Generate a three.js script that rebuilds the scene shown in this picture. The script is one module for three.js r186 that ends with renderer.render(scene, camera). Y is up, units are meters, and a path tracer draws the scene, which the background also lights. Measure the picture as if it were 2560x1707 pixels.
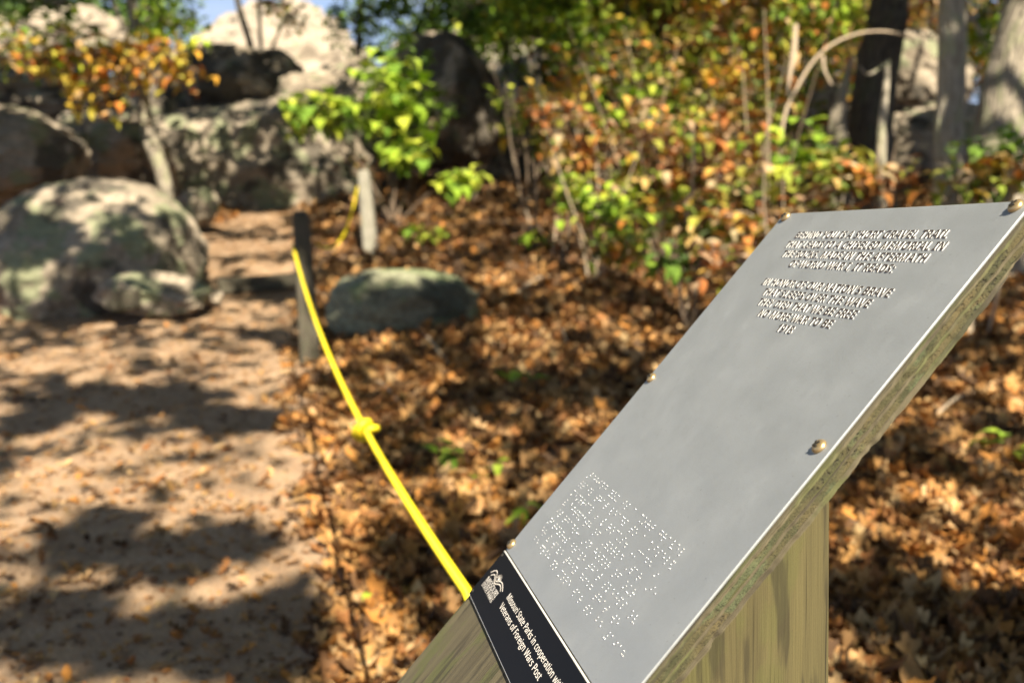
import * as THREE from 'three';
import { FontLoader } from 'three/addons/loaders/FontLoader.js';
import { TextGeometry } from 'three/addons/geometries/TextGeometry.js';
import { RoundedBoxGeometry } from 'three/addons/geometries/RoundedBoxGeometry.js';
import { mergeGeometries, mergeVertices } from 'three/addons/utils/BufferGeometryUtils.js';
import { createNoise2D, createNoise3D } from 'simplex-noise';

// ---------------------------------------------------------------- camera, sky, sun, exposure
const scene = new THREE.Scene();
const camera = new THREE.PerspectiveCamera(37.70, 1024 / 682, 0.05, 600);
camera.rotation.order = 'YXZ';
camera.position.set(0, 1.0, 0);
camera.rotation.set(-Math.atan(271 / 2500), 0, -0.03);
camera.focus = 0.69;
camera.userData.fStop = 6.3;
camera.updateMatrixWorld(true);

const SUN = new THREE.Vector3(0.2185, 0.707, 0.6725).normalize();
{ // clear autumn sky with thin high cloud, computed for every direction
  const W = 1024, H = 512, d = new Float32Array(W * H * 4), sn = createNoise3D(() => 0.37);
  for (let row = 0; row < H; row++) for (let col = 0; col < W; col++) {
    const up = ((row + 0.5) / H - 0.5) * Math.PI, az = ((col + 0.5) / W - 0.5) * 2 * Math.PI, x = Math.cos(az) * Math.cos(up), y = Math.sin(up), z = Math.sin(az) * Math.cos(up);
    const h = Math.pow(Math.max(0, y), 0.55), cs = Math.max(0, x * SUN.x + y * SUN.y + z * SUN.z), glow = 0.10 * Math.pow(cs, 6);
    const q = Math.max(0.08, y), cx = x / q, cz = z / q, c = 0.5 * sn(cx * 0.8, cz * 0.8, 1) + 0.3 * sn(cx * 2.1, cz * 2.1, 4) + 0.2 * sn(cx * 5, cz * 5, 9), cl = Math.max(0, Math.min(1, (c - 0.05) * 1.3)) * 0.4;
    const g = 1 - Math.pow(1 - h, 1.35), sk = [0.29 - 0.245 * g, 0.365 - 0.28 * g, 0.49 - 0.32 * g], o = (row * W + col) * 4;
    for (let k = 0; k < 3; k++) d[o + k] = sk[k] * (1 - cl) + 0.36 * [1, 0.99, 0.97][k] * cl + glow * [1, 0.95, 0.85][k];
    d[o + 3] = 1;
  }
  const t = new THREE.DataTexture(d, W, H, THREE.RGBAFormat, THREE.FloatType); t.mapping = THREE.EquirectangularReflectionMapping; t.magFilter = THREE.LinearFilter; t.needsUpdate = true;
  scene.background = t; scene.environment = t;
}

const sun = new THREE.DirectionalLight(new THREE.Color(1, 0.88, 0.68), 5);
sun.name = 'sun';
sun.position.copy(SUN).multiplyScalar(60).add(new THREE.Vector3(0, 0, -4));
sun.target.position.set(0, 0, -4);
sun.castShadow = true;
sun.shadow.mapSize.set(4096, 4096);
Object.assign(sun.shadow.camera, { left: -20, right: 20, top: 20, bottom: -20, near: 1, far: 140 });
scene.add(sun, sun.target);

const renderer = new THREE.WebGLRenderer({ antialias: true });
renderer.toneMapping = THREE.LinearToneMapping;
renderer.toneMappingExposure = 3.2;
renderer.shadowMap.enabled = true;

// ---------------------------------------------------------------- helpers
function rng(seed) { let a = seed >>> 0; return () => { a = (a + 0x6d2b79f5) | 0; let t = Math.imul(a ^ (a >>> 15), 1 | a); t = (t + Math.imul(t ^ (t >>> 7), 61 | t)) ^ t; return ((t ^ (t >>> 14)) >>> 0) / 4294967296; }; }
const n2 = createNoise2D(rng(11)), n3 = createNoise3D(rng(12));
const V = (x, y, z) => new THREE.Vector3(x, y, z);
const lerp = THREE.MathUtils.lerp, clamp = THREE.MathUtils.clamp, sstep = THREE.MathUtils.smoothstep;
const fbm2 = (x, y, o = 4) => { let s = 0, a = 0.5; for (let i = 0; i < o; i++) { s += a * n2(x, y); x = x * 2.03 + 7.1; y = y * 2.03 - 3.7; a *= 0.5; } return s; };
const fbm3 = (x, y, z, o = 4) => { let s = 0, a = 0.5; for (let i = 0; i < o; i++) { s += a * n3(x, y, z); x = x * 2.03 + 7.1; y = y * 2.03 - 3.7; z = z * 2.03 + 1.9; a *= 0.5; } return s; };
// a point of the place from a bearing measured on a 2560 x 1707 frame and its distance along the lens axis, in metres
const at = (px, py, d) => V((px - 1280) / 2500 * d, -(py - 853.5) / 2500 * d, -d).applyMatrix4(camera.matrixWorld);
const taken = {};
const numbered = (n) => { const k = taken[n] = (taken[n] ?? -1) + 1; return k ? n + '_' + String(k).padStart(3, '0') : n; };
function tag(o, label, category, group, kind) { if (label) o.userData.label = label; if (category) o.userData.category = category; if (group) o.userData.group = group; if (kind) o.userData.kind = kind; return o; }
function thing(name, label, category, pos, group) { const o = new THREE.Group(); o.name = numbered(name); o.position.copy(pos); scene.add(o); return tag(o, label, category, group); }
function mesh(name, geo, mat, parent, kind) { const m = new THREE.Mesh(geo, mat); m.name = parent ? name : numbered(name); m.castShadow = m.receiveShadow = true; (parent ?? scene).add(m); if (kind) m.userData.kind = kind; return m; }
const lin = (r, g, b) => new THREE.Color().setRGB(r, g, b);

function tex(w, h, fn, srgb = true) {
  const d = new Uint8Array(w * h * 4), enc = (x) => { x = clamp(x, 0, 1); return 255 * (x <= 0.0031308 ? 12.92 * x : 1.055 * Math.pow(x, 1 / 2.4) - 0.055); };
  for (let y = 0; y < h; y++) for (let x = 0; x < w; x++) { const c = fn(x / w, y / h, x, y), i = (y * w + x) * 4; for (let k = 0; k < 3; k++) d[i + k] = srgb ? enc(c[k]) : 255 * clamp(c[k], 0, 1); d[i + 3] = 255; }
  const t = new THREE.DataTexture(d, w, h); t.wrapS = t.wrapT = THREE.RepeatWrapping; t.magFilter = THREE.LinearFilter; t.minFilter = THREE.LinearMipmapLinearFilter; t.generateMipmaps = true;
  if (srgb) t.colorSpace = THREE.SRGBColorSpace; t.needsUpdate = true; return t;
}
const grey = (w, h, fn) => tex(w, h, (u, v, x, y) => { const g = fn(u, v, x, y); return [g, g, g]; }, false);
// noise that closes on itself over the unit square
const wrapN = (u, v, su_, sv, seed = 0) => { const a = u * 2 * Math.PI, r = su_ / (2 * Math.PI), b = v * 2 * Math.PI, q = sv / (2 * Math.PI); return n3(Math.cos(a) * r + seed, Math.sin(a) * r + Math.cos(b) * q * 1.0, Math.sin(b) * q + seed * 1.7); };
const mixc = (a, b, t) => [lerp(a[0], b[0], t), lerp(a[1], b[1], t), lerp(a[2], b[2], t)];

// wood: v runs along the grain, one tile is 0.4 m of grain by 0.2 m across
function woodTex(light, dark, stain, seed, w = 1024, h = 512) {
  const col = tex(w, h, (u, v) => {
    const a = u + 0.006 * n2(v * 1.3 + seed, u * 2);
    const band = 0.5 + 0.5 * n2(a * 9 + seed, v * 0.35), fine = 0.5 * n2(a * 120 + seed, v * 1.6) + 0.5 * n2(a * 330, v * 4 + seed);
    const crack = sstep(n2(a * 42 + seed * 3, v * 0.55), 0.86, 0.93), pit = sstep(n2(u * 260, v * 120 + seed), 0.86, 0.95);
    const st = sstep(fbm2(u * 4 + seed, v * 4 - seed, 5), 0.0, 0.4);
    let c = mixc(light, dark, clamp(0.2 + 0.5 * band + 0.25 * fine, 0, 1));
    c = mixc(c, stain, 0.6 * st); c = mixc(c, dark.map((x) => x * 0.45), 0.65 * sstep(fbm2(a * 9 - seed, v * 2.2 + seed, 4), 0.08, 0.42)); c = mixc(c, dark.map((x) => x * 0.2), clamp(0.85 * crack + 0.5 * pit, 0, 1));
    const g = 1 + 0.14 * n2(u * 700, v * 260 + seed); return c.map((x) => x * g);
  });
  const bump = grey(w, h, (u, v) => { const a = u + 0.006 * n2(v * 1.3 + seed, u * 2); return 0.6 + 0.12 * n2(a * 60 + seed, v * 1.2) + 0.14 * n2(a * 220, v * 4) - 0.5 * sstep(n2(a * 42 + seed * 3, v * 0.55), 0.86, 0.93); });
  return [col, bump];
}
// uv in metres on each face, v along the chosen axis
function grainUV(g, axis, su_ = 5, sv = 2.5) {
  const p = g.attributes.position, n = g.attributes.normal, uv = new Float32Array(p.count * 2), o = [0, 1, 2].filter((k) => k !== axis);
  for (let i = 0; i < p.count; i++) {
    const P = [p.getX(i), p.getY(i), p.getZ(i)], N = [Math.abs(n.getX(i)), Math.abs(n.getY(i)), Math.abs(n.getZ(i))];
    if (N[axis] > 0.8) { uv[i * 2] = P[o[0]] * su_; uv[i * 2 + 1] = P[o[1]] * su_; continue; }
    const across = N[o[0]] > N[o[1]] ? o[1] : o[0];
    uv[i * 2] = P[across] * su_ + (across === o[0] ? 0 : 0.37); uv[i * 2 + 1] = P[axis] * sv;
  }
  g.setAttribute('uv', new THREE.BufferAttribute(uv, 2)); return g;
}
// round limb along points, with radii, uv in metres
function limb(pts, radii, radial = 8, seg = 0, rough = 0, seed = 0) {
  const curve = new THREE.CatmullRomCurve3(pts), N = seg || Math.max(4, pts.length * 4), fr = curve.computeFrenetFrames(N, false), len = curve.getLength();
  const pos = [], uv = [], idx = [];
  for (let i = 0; i <= N; i++) {
    const t = i / N, c = curve.getPointAt(t), f = t * (radii.length - 1), k = Math.min(radii.length - 2, Math.floor(f)), r = lerp(radii[k], radii[k + 1], f - k);
    for (let j = 0; j <= radial; j++) {
      const a = (j % radial) / radial * 2 * Math.PI, rr = r * (1 + rough * (0.6 * n3(Math.cos(a) * 2.2 + seed, Math.sin(a) * 2.2, t * len * 1.3) + 0.4 * n3(Math.cos(a) * 6 + seed, Math.sin(a) * 6, t * len * 3)));
      pos.push(c.x + rr * (Math.cos(a) * fr.normals[i].x + Math.sin(a) * fr.binormals[i].x), c.y + rr * (Math.cos(a) * fr.normals[i].y + Math.sin(a) * fr.binormals[i].y), c.z + rr * (Math.cos(a) * fr.normals[i].z + Math.sin(a) * fr.binormals[i].z));
      uv.push(j / radial * 2 * Math.PI * r, t * len);
      if (i < N && j < radial) { const q = i * (radial + 1) + j; idx.push(q, q + 1, q + radial + 1, q + 1, q + radial + 2, q + radial + 1); }
    }
  }
  for (const end of [0, N]) { const c = curve.getPointAt(end / N), b = pos.length / 3; pos.push(c.x, c.y, c.z); uv.push(0, end / N * len); for (let j = 0; j < radial; j++) { const q = end * (radial + 1) + j; end ? idx.push(q, q + 1, b) : idx.push(q + 1, q, b); } }
  const g = new THREE.BufferGeometry(); g.setAttribute('position', new THREE.Float32BufferAttribute(pos, 3)); g.setAttribute('uv', new THREE.Float32BufferAttribute(uv, 2)); g.setIndex(idx); g.computeVertexNormals(); return g;
}

// ---------------------------------------------------------------- terrain
const PROF = [[-60, 0.1], [-3, -0.05], [0, 0], [2, 0.14], [4.6, 0.43], [6.5, 0.67], [8, 0.98], [10, 1.3], [12, 1.6], [16, 2.1], [25, 3.0], [60, 5.0], [200, 9]];
function prof(d) { for (let i = 1; i < PROF.length; i++) if (d <= PROF[i][0]) { const [a, b] = PROF[i - 1], [c, e] = PROF[i]; const t = clamp((d - a) / (c - a), 0, 1); return lerp(b, e, t); } return 9; }
const pathR = (d) => d < 1.5 ? -0.12 - 0.05 * d : d < 4.6 ? lerp(-0.2, -0.92, (d - 1.5) / 3.1) : d < 7 ? lerp(-0.92, -1.3, (d - 4.6) / 2.4) : lerp(-1.3, -2.0, (d - 7) / 3);
const pathL = (d) => d < 5 ? -3.6 - 0.3 * (5 - d) : d < 8 ? lerp(-3.2, -2.75, (d - 5) / 3) : lerp(-2.75, -2.7, (d - 8) / 2);
function pathness(x, d) { if (d > 10.6) return 0; const w = 0.16 * fbm2(x * 1.3, d * 1.3, 3); return Math.min(x - pathL(d) + w, pathR(d) + w - x); }   // metres inside the path's edge
function groundH(x, z) {
  const d = -z, right = sstep(x, pathR(d), pathR(d) + 0.8) * sstep(d, 3.5, 7) * 0.1 + Math.max(0, x - 1) * 0.035 * sstep(d, 2, 6);
  return (prof(d - 0.6) + prof(d) + prof(d + 0.6)) / 3 + right + 0.035 * fbm2(x * 0.9, d * 0.9, 3) + 0.012 * fbm2(x * 5, d * 5, 2) - 0.03 * sstep(pathness(x, d), -0.1, 0.25);
}
const onGround = (x, d, lift = 0) => V(x, groundH(x, -d) + lift, -d);
const axisVals = (fine0, fine1, step, lo, hi) => { const a = []; for (let v = fine0; v <= fine1 + 1e-6; v += step) a.push(v); let s = step; while (a[0] > lo) { s *= 1.16; a.unshift(a[0] - s); } s = step; while (a[a.length - 1] < hi) { s *= 1.16; a.push(a[a.length - 1] + s); } return a; };
const GX = axisVals(-4.4, 4.0, 0.06, -150, 150), GD = axisVals(0.4, 10.6, 0.06, -40, 260);
function sheet(lift, keep) {
  const id = new Map(), pos = [], uv = [], idx = [];
  const vert = (i, j) => { const k = i * GD.length + j; if (!id.has(k)) { id.set(k, pos.length / 3); const x = GX[i], z = -GD[j]; pos.push(x, groundH(x, z) + lift, z); uv.push(x, -z); } return id.get(k); };
  for (let i = 0; i < GX.length - 1; i++) for (let j = 0; j < GD.length - 1; j++) {
    if (keep && !keep((GX[i] + GX[i + 1]) / 2, (GD[j] + GD[j + 1]) / 2)) continue;
    const a = vert(i, j), b = vert(i + 1, j), c = vert(i + 1, j + 1), e = vert(i, j + 1); idx.push(a, b, c, a, c, e);
  }
  const g = new THREE.BufferGeometry(); g.setAttribute('position', new THREE.Float32BufferAttribute(pos, 3)); g.setAttribute('uv', new THREE.Float32BufferAttribute(uv, 2)); g.setIndex(idx); g.computeVertexNormals(); return g;
}
const soilT = tex(1024, 1024, (u, v) => {
  const a = wrapN(u, v, 18, 18, 1), b = wrapN(u, v, 60, 60, 5), c = wrapN(u, v, 170, 170, 9);
  let k = mixc([0.075, 0.045, 0.027], [0.17, 0.10, 0.056], clamp(0.5 + 0.35 * a + 0.4 * b, 0, 1)); k = mixc(k, [0.24, 0.15, 0.09], 0.6 * sstep(c, 0.3, 0.75)); return mixc(k, [0.03, 0.02, 0.014], 0.6 * sstep(-c, 0.35, 0.8));
});
const gravT = tex(1024, 1024, (u, v) => {
  const a = wrapN(u, v, 9, 9, 2), b = wrapN(u, v, 46, 46, 6), c = wrapN(u, v, 200, 200, 3), e = wrapN(u, v, 120, 120, 8);
  let k = mixc([0.28, 0.182, 0.112], [0.41, 0.288, 0.185], clamp(0.5 + 0.4 * a + 0.25 * b, 0, 1)); k = mixc(k, [0.52, 0.40, 0.27], 0.65 * sstep(c, 0.3, 0.8)); k = mixc(k, [0.12, 0.08, 0.055], 0.65 * sstep(-e, 0.35, 0.8)); return mixc(k, [0.34, 0.19, 0.08], 0.55 * sstep(b, 0.3, 0.7));
});
const grainB = grey(1024, 1024, (u, v) => 0.5 + 0.25 * wrapN(u, v, 70, 70, 4) + 0.25 * wrapN(u, v, 180, 180, 7));
const rep = (t, x, y = x) => { const c = t.clone(); c.repeat.set(x, y); c.needsUpdate = true; return c; };
const M = {
  soil: new THREE.MeshStandardMaterial({ map: rep(soilT, 1.1), bumpMap: rep(grainB, 1.1), bumpScale: 0.012, roughness: 1 }),
  gravel: new THREE.MeshStandardMaterial({ map: rep(gravT, 0.9), bumpMap: rep(grainB, 1.3), bumpScale: 0.01, roughness: 0.95 }),
};
tag(mesh('ground', sheet(0), M.soil), null, null, null, 'structure');
tag(mesh('gravel_path', sheet(0.006, (x, d) => d > -6 && pathness(x, d) > 0), M.gravel), null, null, null, 'structure');

// ---------------------------------------------------------------- leaf shapes (unit length along +y, base at the origin, face +z)
function leafGeo(profile, rows, { fold = 0.25, droop = 0.25, curl = 0, twist = 0 }) {
  const pos = [], idx = [];
  for (let i = 0; i <= rows; i++) {
    const t = i / rows, w = profile(t), a = droop * t * t, tw = twist * (t - 0.4);
    for (const s of [-1, 0, 1]) {
      const ww = Math.abs(s) * w, ang = curl * ww * 2; let x = s * (curl ? Math.sin(ang) / (curl * 2) : ww), z = (curl ? (1 - Math.cos(ang)) / (curl * 2) : 0) + Math.abs(s) * fold * w;
      const x2 = x * Math.cos(tw) - z * Math.sin(tw); z = x * Math.sin(tw) + z * Math.cos(tw); x = x2;
      pos.push(x, t * Math.cos(a) + z * Math.sin(a) * 0.3, z - t * Math.sin(a));
    }
    if (i) { const b = (i - 1) * 3; idx.push(b, b + 1, b + 3, b + 1, b + 4, b + 3, b + 1, b + 2, b + 4, b + 2, b + 5, b + 4); }
  }
  const g = new THREE.BufferGeometry(); g.setAttribute('position', new THREE.Float32BufferAttribute(pos, 3)); g.setIndex(idx); g.computeVertexNormals(); return g;
}
const ovalP = (t) => 0.33 * Math.pow(Math.sin(Math.PI * Math.pow(clamp(t, 0.02, 0.995), 0.8)), 0.85) * (1 - 0.25 * t);
const oakP = (t) => t < 0.06 ? 0.02 : (0.2 + 0.19 * Math.sin(Math.PI * Math.min(1, t * 1.02))) * (0.62 + 0.38 * Math.cos((t - 0.1) * 2 * Math.PI * 3.2)) * (t > 0.96 ? 0.5 : 1);
const mapP = (t) => t < 0.05 ? 0.03 : [0.03, 0.40, 0.46, 0.22, 0.38, 0.2, 0.12, 0.02][Math.min(7, Math.floor(t * 7.99))];
const L_oval = [leafGeo(ovalP, 5, { fold: 0.25, droop: 0.5 }), leafGeo(ovalP, 5, { fold: 0.1, droop: 0.9, twist: 0.5 }), leafGeo(ovalP, 5, { fold: 0.4, droop: 0.2, twist: -0.4 })];
const L_lobe = [leafGeo(mapP, 8, { fold: 0.2, droop: 0.5 }), leafGeo(mapP, 8, { fold: 0.1, droop: 0.9, twist: 0.4 })];
const L_oak = [leafGeo(oakP, 12, { fold: 0.1, droop: -0.3, curl: 1.4, twist: 0.6 }), leafGeo(oakP, 12, { fold: 0.2, droop: -0.5, curl: 2.4, twist: -0.8 }), leafGeo(oakP, 12, { fold: 0.03, droop: 0.3, curl: 0.8, twist: 0.4 }), leafGeo(ovalP, 8, { fold: 0.12, droop: -0.4, curl: 1.8, twist: 0.6 })];
const leafMat = (c) => new THREE.MeshPhysicalMaterial({ color: c, roughness: 0.8, transmission: 0.3, thickness: 0, side: THREE.DoubleSide, specularIntensity: 0.4 });
const PAL = {
  glow: [lin(0.30, 0.36, 0.03), lin(0.42, 0.42, 0.05), lin(0.50, 0.36, 0.04), lin(0.20, 0.27, 0.025), lin(0.50, 0.25, 0.035), lin(0.36, 0.40, 0.05), lin(0.12, 0.18, 0.02)],
  green: [lin(0.075, 0.15, 0.018), lin(0.11, 0.20, 0.02), lin(0.17, 0.27, 0.025), lin(0.05, 0.095, 0.018)],
  lime: [lin(0.21, 0.34, 0.02), lin(0.30, 0.42, 0.03), lin(0.13, 0.24, 0.02), lin(0.40, 0.46, 0.04)],
  gold: [lin(0.54, 0.38, 0.04), lin(0.55, 0.30, 0.03), lin(0.52, 0.18, 0.03), lin(0.52, 0.42, 0.06), lin(0.45, 0.40, 0.05), lin(0.48, 0.30, 0.12)],
  mixed: [lin(0.12, 0.18, 0.02), lin(0.27, 0.31, 0.03), lin(0.48, 0.33, 0.04), lin(0.48, 0.18, 0.03), lin(0.06, 0.10, 0.018), lin(0.24, 0.29, 0.03), lin(0.15, 0.2, 0.022), lin(0.36, 0.35, 0.05), lin(0.42, 0.29, 0.15), lin(0.18, 0.24, 0.025), lin(0.44, 0.30, 0.10)],
  rust: [lin(0.46, 0.19, 0.045), lin(0.36, 0.13, 0.035), lin(0.44, 0.29, 0.17), lin(0.5, 0.32, 0.06), lin(0.34, 0.2, 0.1), lin(0.3, 0.31, 0.04), lin(0.46, 0.36, 0.2)],
  litter: [lin(0.30, 0.155, 0.05), lin(0.22, 0.095, 0.03), lin(0.36, 0.20, 0.07), lin(0.40, 0.265, 0.13), lin(0.13, 0.065, 0.026), lin(0.38, 0.17, 0.038), lin(0.08, 0.043, 0.02), lin(0.32, 0.19, 0.08)],
};
const palMats = Object.fromEntries(Object.entries(PAL).map(([k, v]) => [k, v.map(leafMat)]));
const instLeaf = new THREE.MeshPhysicalMaterial({ color: 0xffffff, roughness: 0.8, transmission: 0.3, thickness: 0, side: THREE.DoubleSide, specularIntensity: 0.4 });
const instDry = new THREE.MeshPhysicalMaterial({ color: 0xffffff, roughness: 0.75, transmission: 0.12, thickness: 0, side: THREE.DoubleSide, specularIntensity: 0.5 });
const Q = new THREE.Quaternion(), EU = new THREE.Euler(), MX = new THREE.Matrix4(), CO = new THREE.Color();
function instanced(name, geo, mat, list, parent) {   // list of [Vector3, Quaternion, scale, Color]
  const im = new THREE.InstancedMesh(geo, mat, list.length); im.name = parent ? name : numbered(name); im.castShadow = im.receiveShadow = true;
  list.forEach(([p, q, s, c], i) => { im.setMatrixAt(i, MX.compose(p, q, V(s, s, s))); im.setColorAt(i, c); });
  im.userData.kind = 'stuff'; (parent ?? scene).add(im); return im;
}
const vary = (c, r, k = 0.3) => { const f = 1 - k / 2 + k * r(); return CO.clone().setRGB(c.r * f * (0.95 + 0.1 * r()), c.g * f, c.b * f); };
const pick = (a, r) => a[Math.floor(r() * a.length) % a.length];

// ---------------------------------------------------------------- granite
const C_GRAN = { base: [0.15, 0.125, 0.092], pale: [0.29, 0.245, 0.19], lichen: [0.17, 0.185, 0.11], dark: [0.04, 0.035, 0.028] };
const rockMat = new THREE.MeshStandardMaterial({ vertexColors: true, roughness: 0.92 });
function boulder(name, label, pos, r, o = {}) {
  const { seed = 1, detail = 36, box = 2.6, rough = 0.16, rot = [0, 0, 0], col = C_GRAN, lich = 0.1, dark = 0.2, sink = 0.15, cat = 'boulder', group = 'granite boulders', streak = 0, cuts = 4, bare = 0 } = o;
  const R = rng(seed * 77 + 5); let g = new THREE.IcosahedronGeometry(1, detail); g.deleteAttribute('uv'); g.deleteAttribute('normal'); g = mergeVertices(g, 1e-5);
  const p = g.attributes.position, v = V(0, 0, 0), cl = new Float32Array(p.count * 3), planes = [];
  for (let i = 0; i < cuts; i++) { const n = V(R() - 0.5, (R() - 0.4) * 0.8, R() - 0.5).normalize(); planes.push([n, 0.72 + 0.2 * R()]); }
  const q = new THREE.Quaternion().setFromEuler(new THREE.Euler(...rot)), size = Math.max(...r);
  for (let i = 0; i < p.count; i++) {
    v.fromBufferAttribute(p, i);
    const k = Math.pow(Math.pow(Math.abs(v.x), box) + Math.pow(Math.abs(v.y), box) + Math.pow(Math.abs(v.z), box), -1 / box); v.multiplyScalar(k);
    for (const [n, h] of planes) { const s = v.dot(n); if (s > h) v.addScaledVector(n, -(s - h) * 0.8); }
    const f = 1 + rough * fbm3(v.x * 1.3 + seed * 9, v.y * 1.3, v.z * 1.3, 3) + rough * 0.34 * fbm3(v.x * 4 + seed * 3, v.y * 4, v.z * 4, 5);
    v.multiplyScalar(f); v.set(v.x * r[0], v.y * r[1], v.z * r[2]).applyQuaternion(q); p.setXYZ(i, v.x, v.y, v.z);
    const x = v.x + seed * 5, y = v.y, z = v.z, sp = fbm3(x * 22, y * 22, z * 22, 2);
    let c = mixc(col.base, col.pale, clamp(0.45 + bare + 0.9 * fbm3(x * 1.6, y * 1.6, z * 1.6, 4) + 0.5 * sp, 0, 1));  // bare: exposed granite, lifted paler with full-sun brightness in the colour
    c = mixc(c, col.lichen, 0.9 * sstep(fbm3(x * 2.6 + 30, y * 2.6, z * 2.6, 5), 0.28 - lich, 0.38 - lich));
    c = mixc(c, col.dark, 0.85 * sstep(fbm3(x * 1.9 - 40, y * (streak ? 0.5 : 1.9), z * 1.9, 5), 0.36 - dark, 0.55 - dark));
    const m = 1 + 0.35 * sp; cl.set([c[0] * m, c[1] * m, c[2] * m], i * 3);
  }
  g.setAttribute('color', new THREE.BufferAttribute(cl, 3)); g.computeVertexNormals();
  const m = mesh(name, g, rockMat); m.position.copy(pos); return tag(m, label, cat, group);
}
const ctr = (x0, y0, x1, y1, d) => at((x0 + x1) / 2, (y0 + y1) / 2, d), px = (n, d) => n * d / 2500;
boulder('boulder', 'rounded lichen-streaked granite boulder bulging beside the left edge of the path', at(205, 690, 6.6), [0.80, 0.60, 0.78], { seed: 3, lich: 0.26, dark: 0.18, rot: [0, 0.2, 0.3], box: 2.05, cuts: 2, detail: 56, rough: 0.09 });
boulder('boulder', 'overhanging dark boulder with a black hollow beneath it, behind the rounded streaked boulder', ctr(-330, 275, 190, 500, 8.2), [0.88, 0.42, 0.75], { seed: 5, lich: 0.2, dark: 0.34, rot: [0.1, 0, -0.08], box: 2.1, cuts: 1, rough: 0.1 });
boulder('boulder', 'broad flat-topped boulder under the orange leaves of the crooked tree', ctr(-260, 200, 350, 330, 10.6), [1.3, 0.36, 0.9], { seed: 8, lich: 0.2, dark: 0.34, box: 2.2, cuts: 2 });
boulder('boulder', 'low rock wedged under the broad flat-topped boulder', ctr(150, 320, 420, 520, 9.6), [0.62, 0.5, 0.6], { seed: 9, lich: 0.15, dark: 0.25 });
boulder('boulder', 'huge sloping granite slab closing the end of the path', at(620, 420, 11.0).add(V(0, -0.15, -0.2)), [1.55, 0.98, 1.05], { seed: 12, lich: 0.16, dark: 0.3, rot: [-0.3, 0.25, 0.12], box: 3, detail: 60, rough: 0.13 });
boulder('boulder', 'sunlit shoulder of granite rising from the sloping slab behind the green sapling', at(850, 330, 11.6), [0.85, 0.72, 0.9], { seed: 13, lich: 0.1, dark: 0.12, rot: [0, 0.2, 0.3] });
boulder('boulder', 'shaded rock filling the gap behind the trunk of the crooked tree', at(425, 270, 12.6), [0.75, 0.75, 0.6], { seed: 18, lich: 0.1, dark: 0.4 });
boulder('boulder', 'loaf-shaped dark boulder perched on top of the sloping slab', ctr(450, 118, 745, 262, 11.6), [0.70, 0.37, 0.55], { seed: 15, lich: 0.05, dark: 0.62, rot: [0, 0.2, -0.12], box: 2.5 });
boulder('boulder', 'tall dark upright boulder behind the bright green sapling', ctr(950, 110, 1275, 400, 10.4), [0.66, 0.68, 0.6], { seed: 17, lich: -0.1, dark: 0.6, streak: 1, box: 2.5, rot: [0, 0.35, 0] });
boulder('boulder', 'squat lichen-green boulder lying in the leaf litter beside the weathered rope post', ctr(808, 690, 1205, 868, 5.25), [0.40, 0.235, 0.32], { seed: 22, lich: 0.3, dark: 0.38, box: 2.2, cuts: 2, detail: 56, rot: [0, 0.1, -0.06], rough: 0.1, col: { base: [0.13, 0.125, 0.085], pale: [0.20, 0.21, 0.14], lichen: [0.14, 0.165, 0.085], dark: [0.035, 0.038, 0.026] } });
boulder('stone', 'small rounded stone between the streaked boulder and the sloping slab', ctr(448, 480, 542, 556, 8.6), [0.17, 0.15, 0.17], { seed: 24, dark: 0.25, cat: 'stone', group: 'stones along the path' });
boulder('stone', 'flat pale stone slab set at the foot of the streaked boulder', ctr(262, 680, 500, 790, 5.85), [0.31, 0.115, 0.2], { seed: 26, lich: 0.2, dark: 0.05, cat: 'stone', group: 'stones along the path', rot: [0.1, 0, -0.1] });
boulder('stone', 'pale broken stone in the path edging between the two timbers', ctr(385, 705, 545, 765, 6.0), [0.2, 0.085, 0.1], { seed: 28, dark: 0.2, lich: 0, cat: 'stone', group: 'stones along the path', rough: 0.3 });
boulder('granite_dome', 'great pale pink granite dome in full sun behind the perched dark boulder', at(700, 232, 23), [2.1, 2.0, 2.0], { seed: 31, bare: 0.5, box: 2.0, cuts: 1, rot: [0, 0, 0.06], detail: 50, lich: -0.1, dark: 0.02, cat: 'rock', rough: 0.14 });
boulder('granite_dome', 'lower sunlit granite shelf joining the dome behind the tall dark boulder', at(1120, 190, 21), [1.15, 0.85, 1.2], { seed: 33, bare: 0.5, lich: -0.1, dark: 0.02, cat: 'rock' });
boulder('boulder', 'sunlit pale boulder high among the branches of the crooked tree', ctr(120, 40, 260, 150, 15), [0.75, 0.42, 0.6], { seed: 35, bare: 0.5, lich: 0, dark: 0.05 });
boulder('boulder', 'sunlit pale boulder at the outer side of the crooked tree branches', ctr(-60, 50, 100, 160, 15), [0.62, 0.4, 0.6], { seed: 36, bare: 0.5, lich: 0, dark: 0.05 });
boulder('boulder', 'long grey granite slope rising behind the autumn thicket', at(1480, 330, 15), [2.3, 1.35, 1.4], { seed: 41, lich: 0.1, dark: 0.2, detail: 44, rot: [0, 0.2, -0.1] });
boulder('boulder', 'grey granite mass at the foot of the tall dark boulder', at(1290, 440, 12.4), [0.75, 0.55, 0.8], { seed: 42, lich: 0, dark: 0.2 });
boulder('boulder', 'pale sunlit boulder between the dark trunk and the smooth grey trunk', ctr(2235, 100, 2360, 290, 10.5), [0.5, 0.5, 0.5], { seed: 44, lich: 0.2, dark: 0.05 });
boulder('boulder', 'grey boulder low behind the trunks at the edge of the thicket', ctr(2200, 300, 2560, 480, 9.5), [0.95, 0.45, 0.6], { seed: 45, lich: 0.1, dark: 0.22 });
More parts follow.
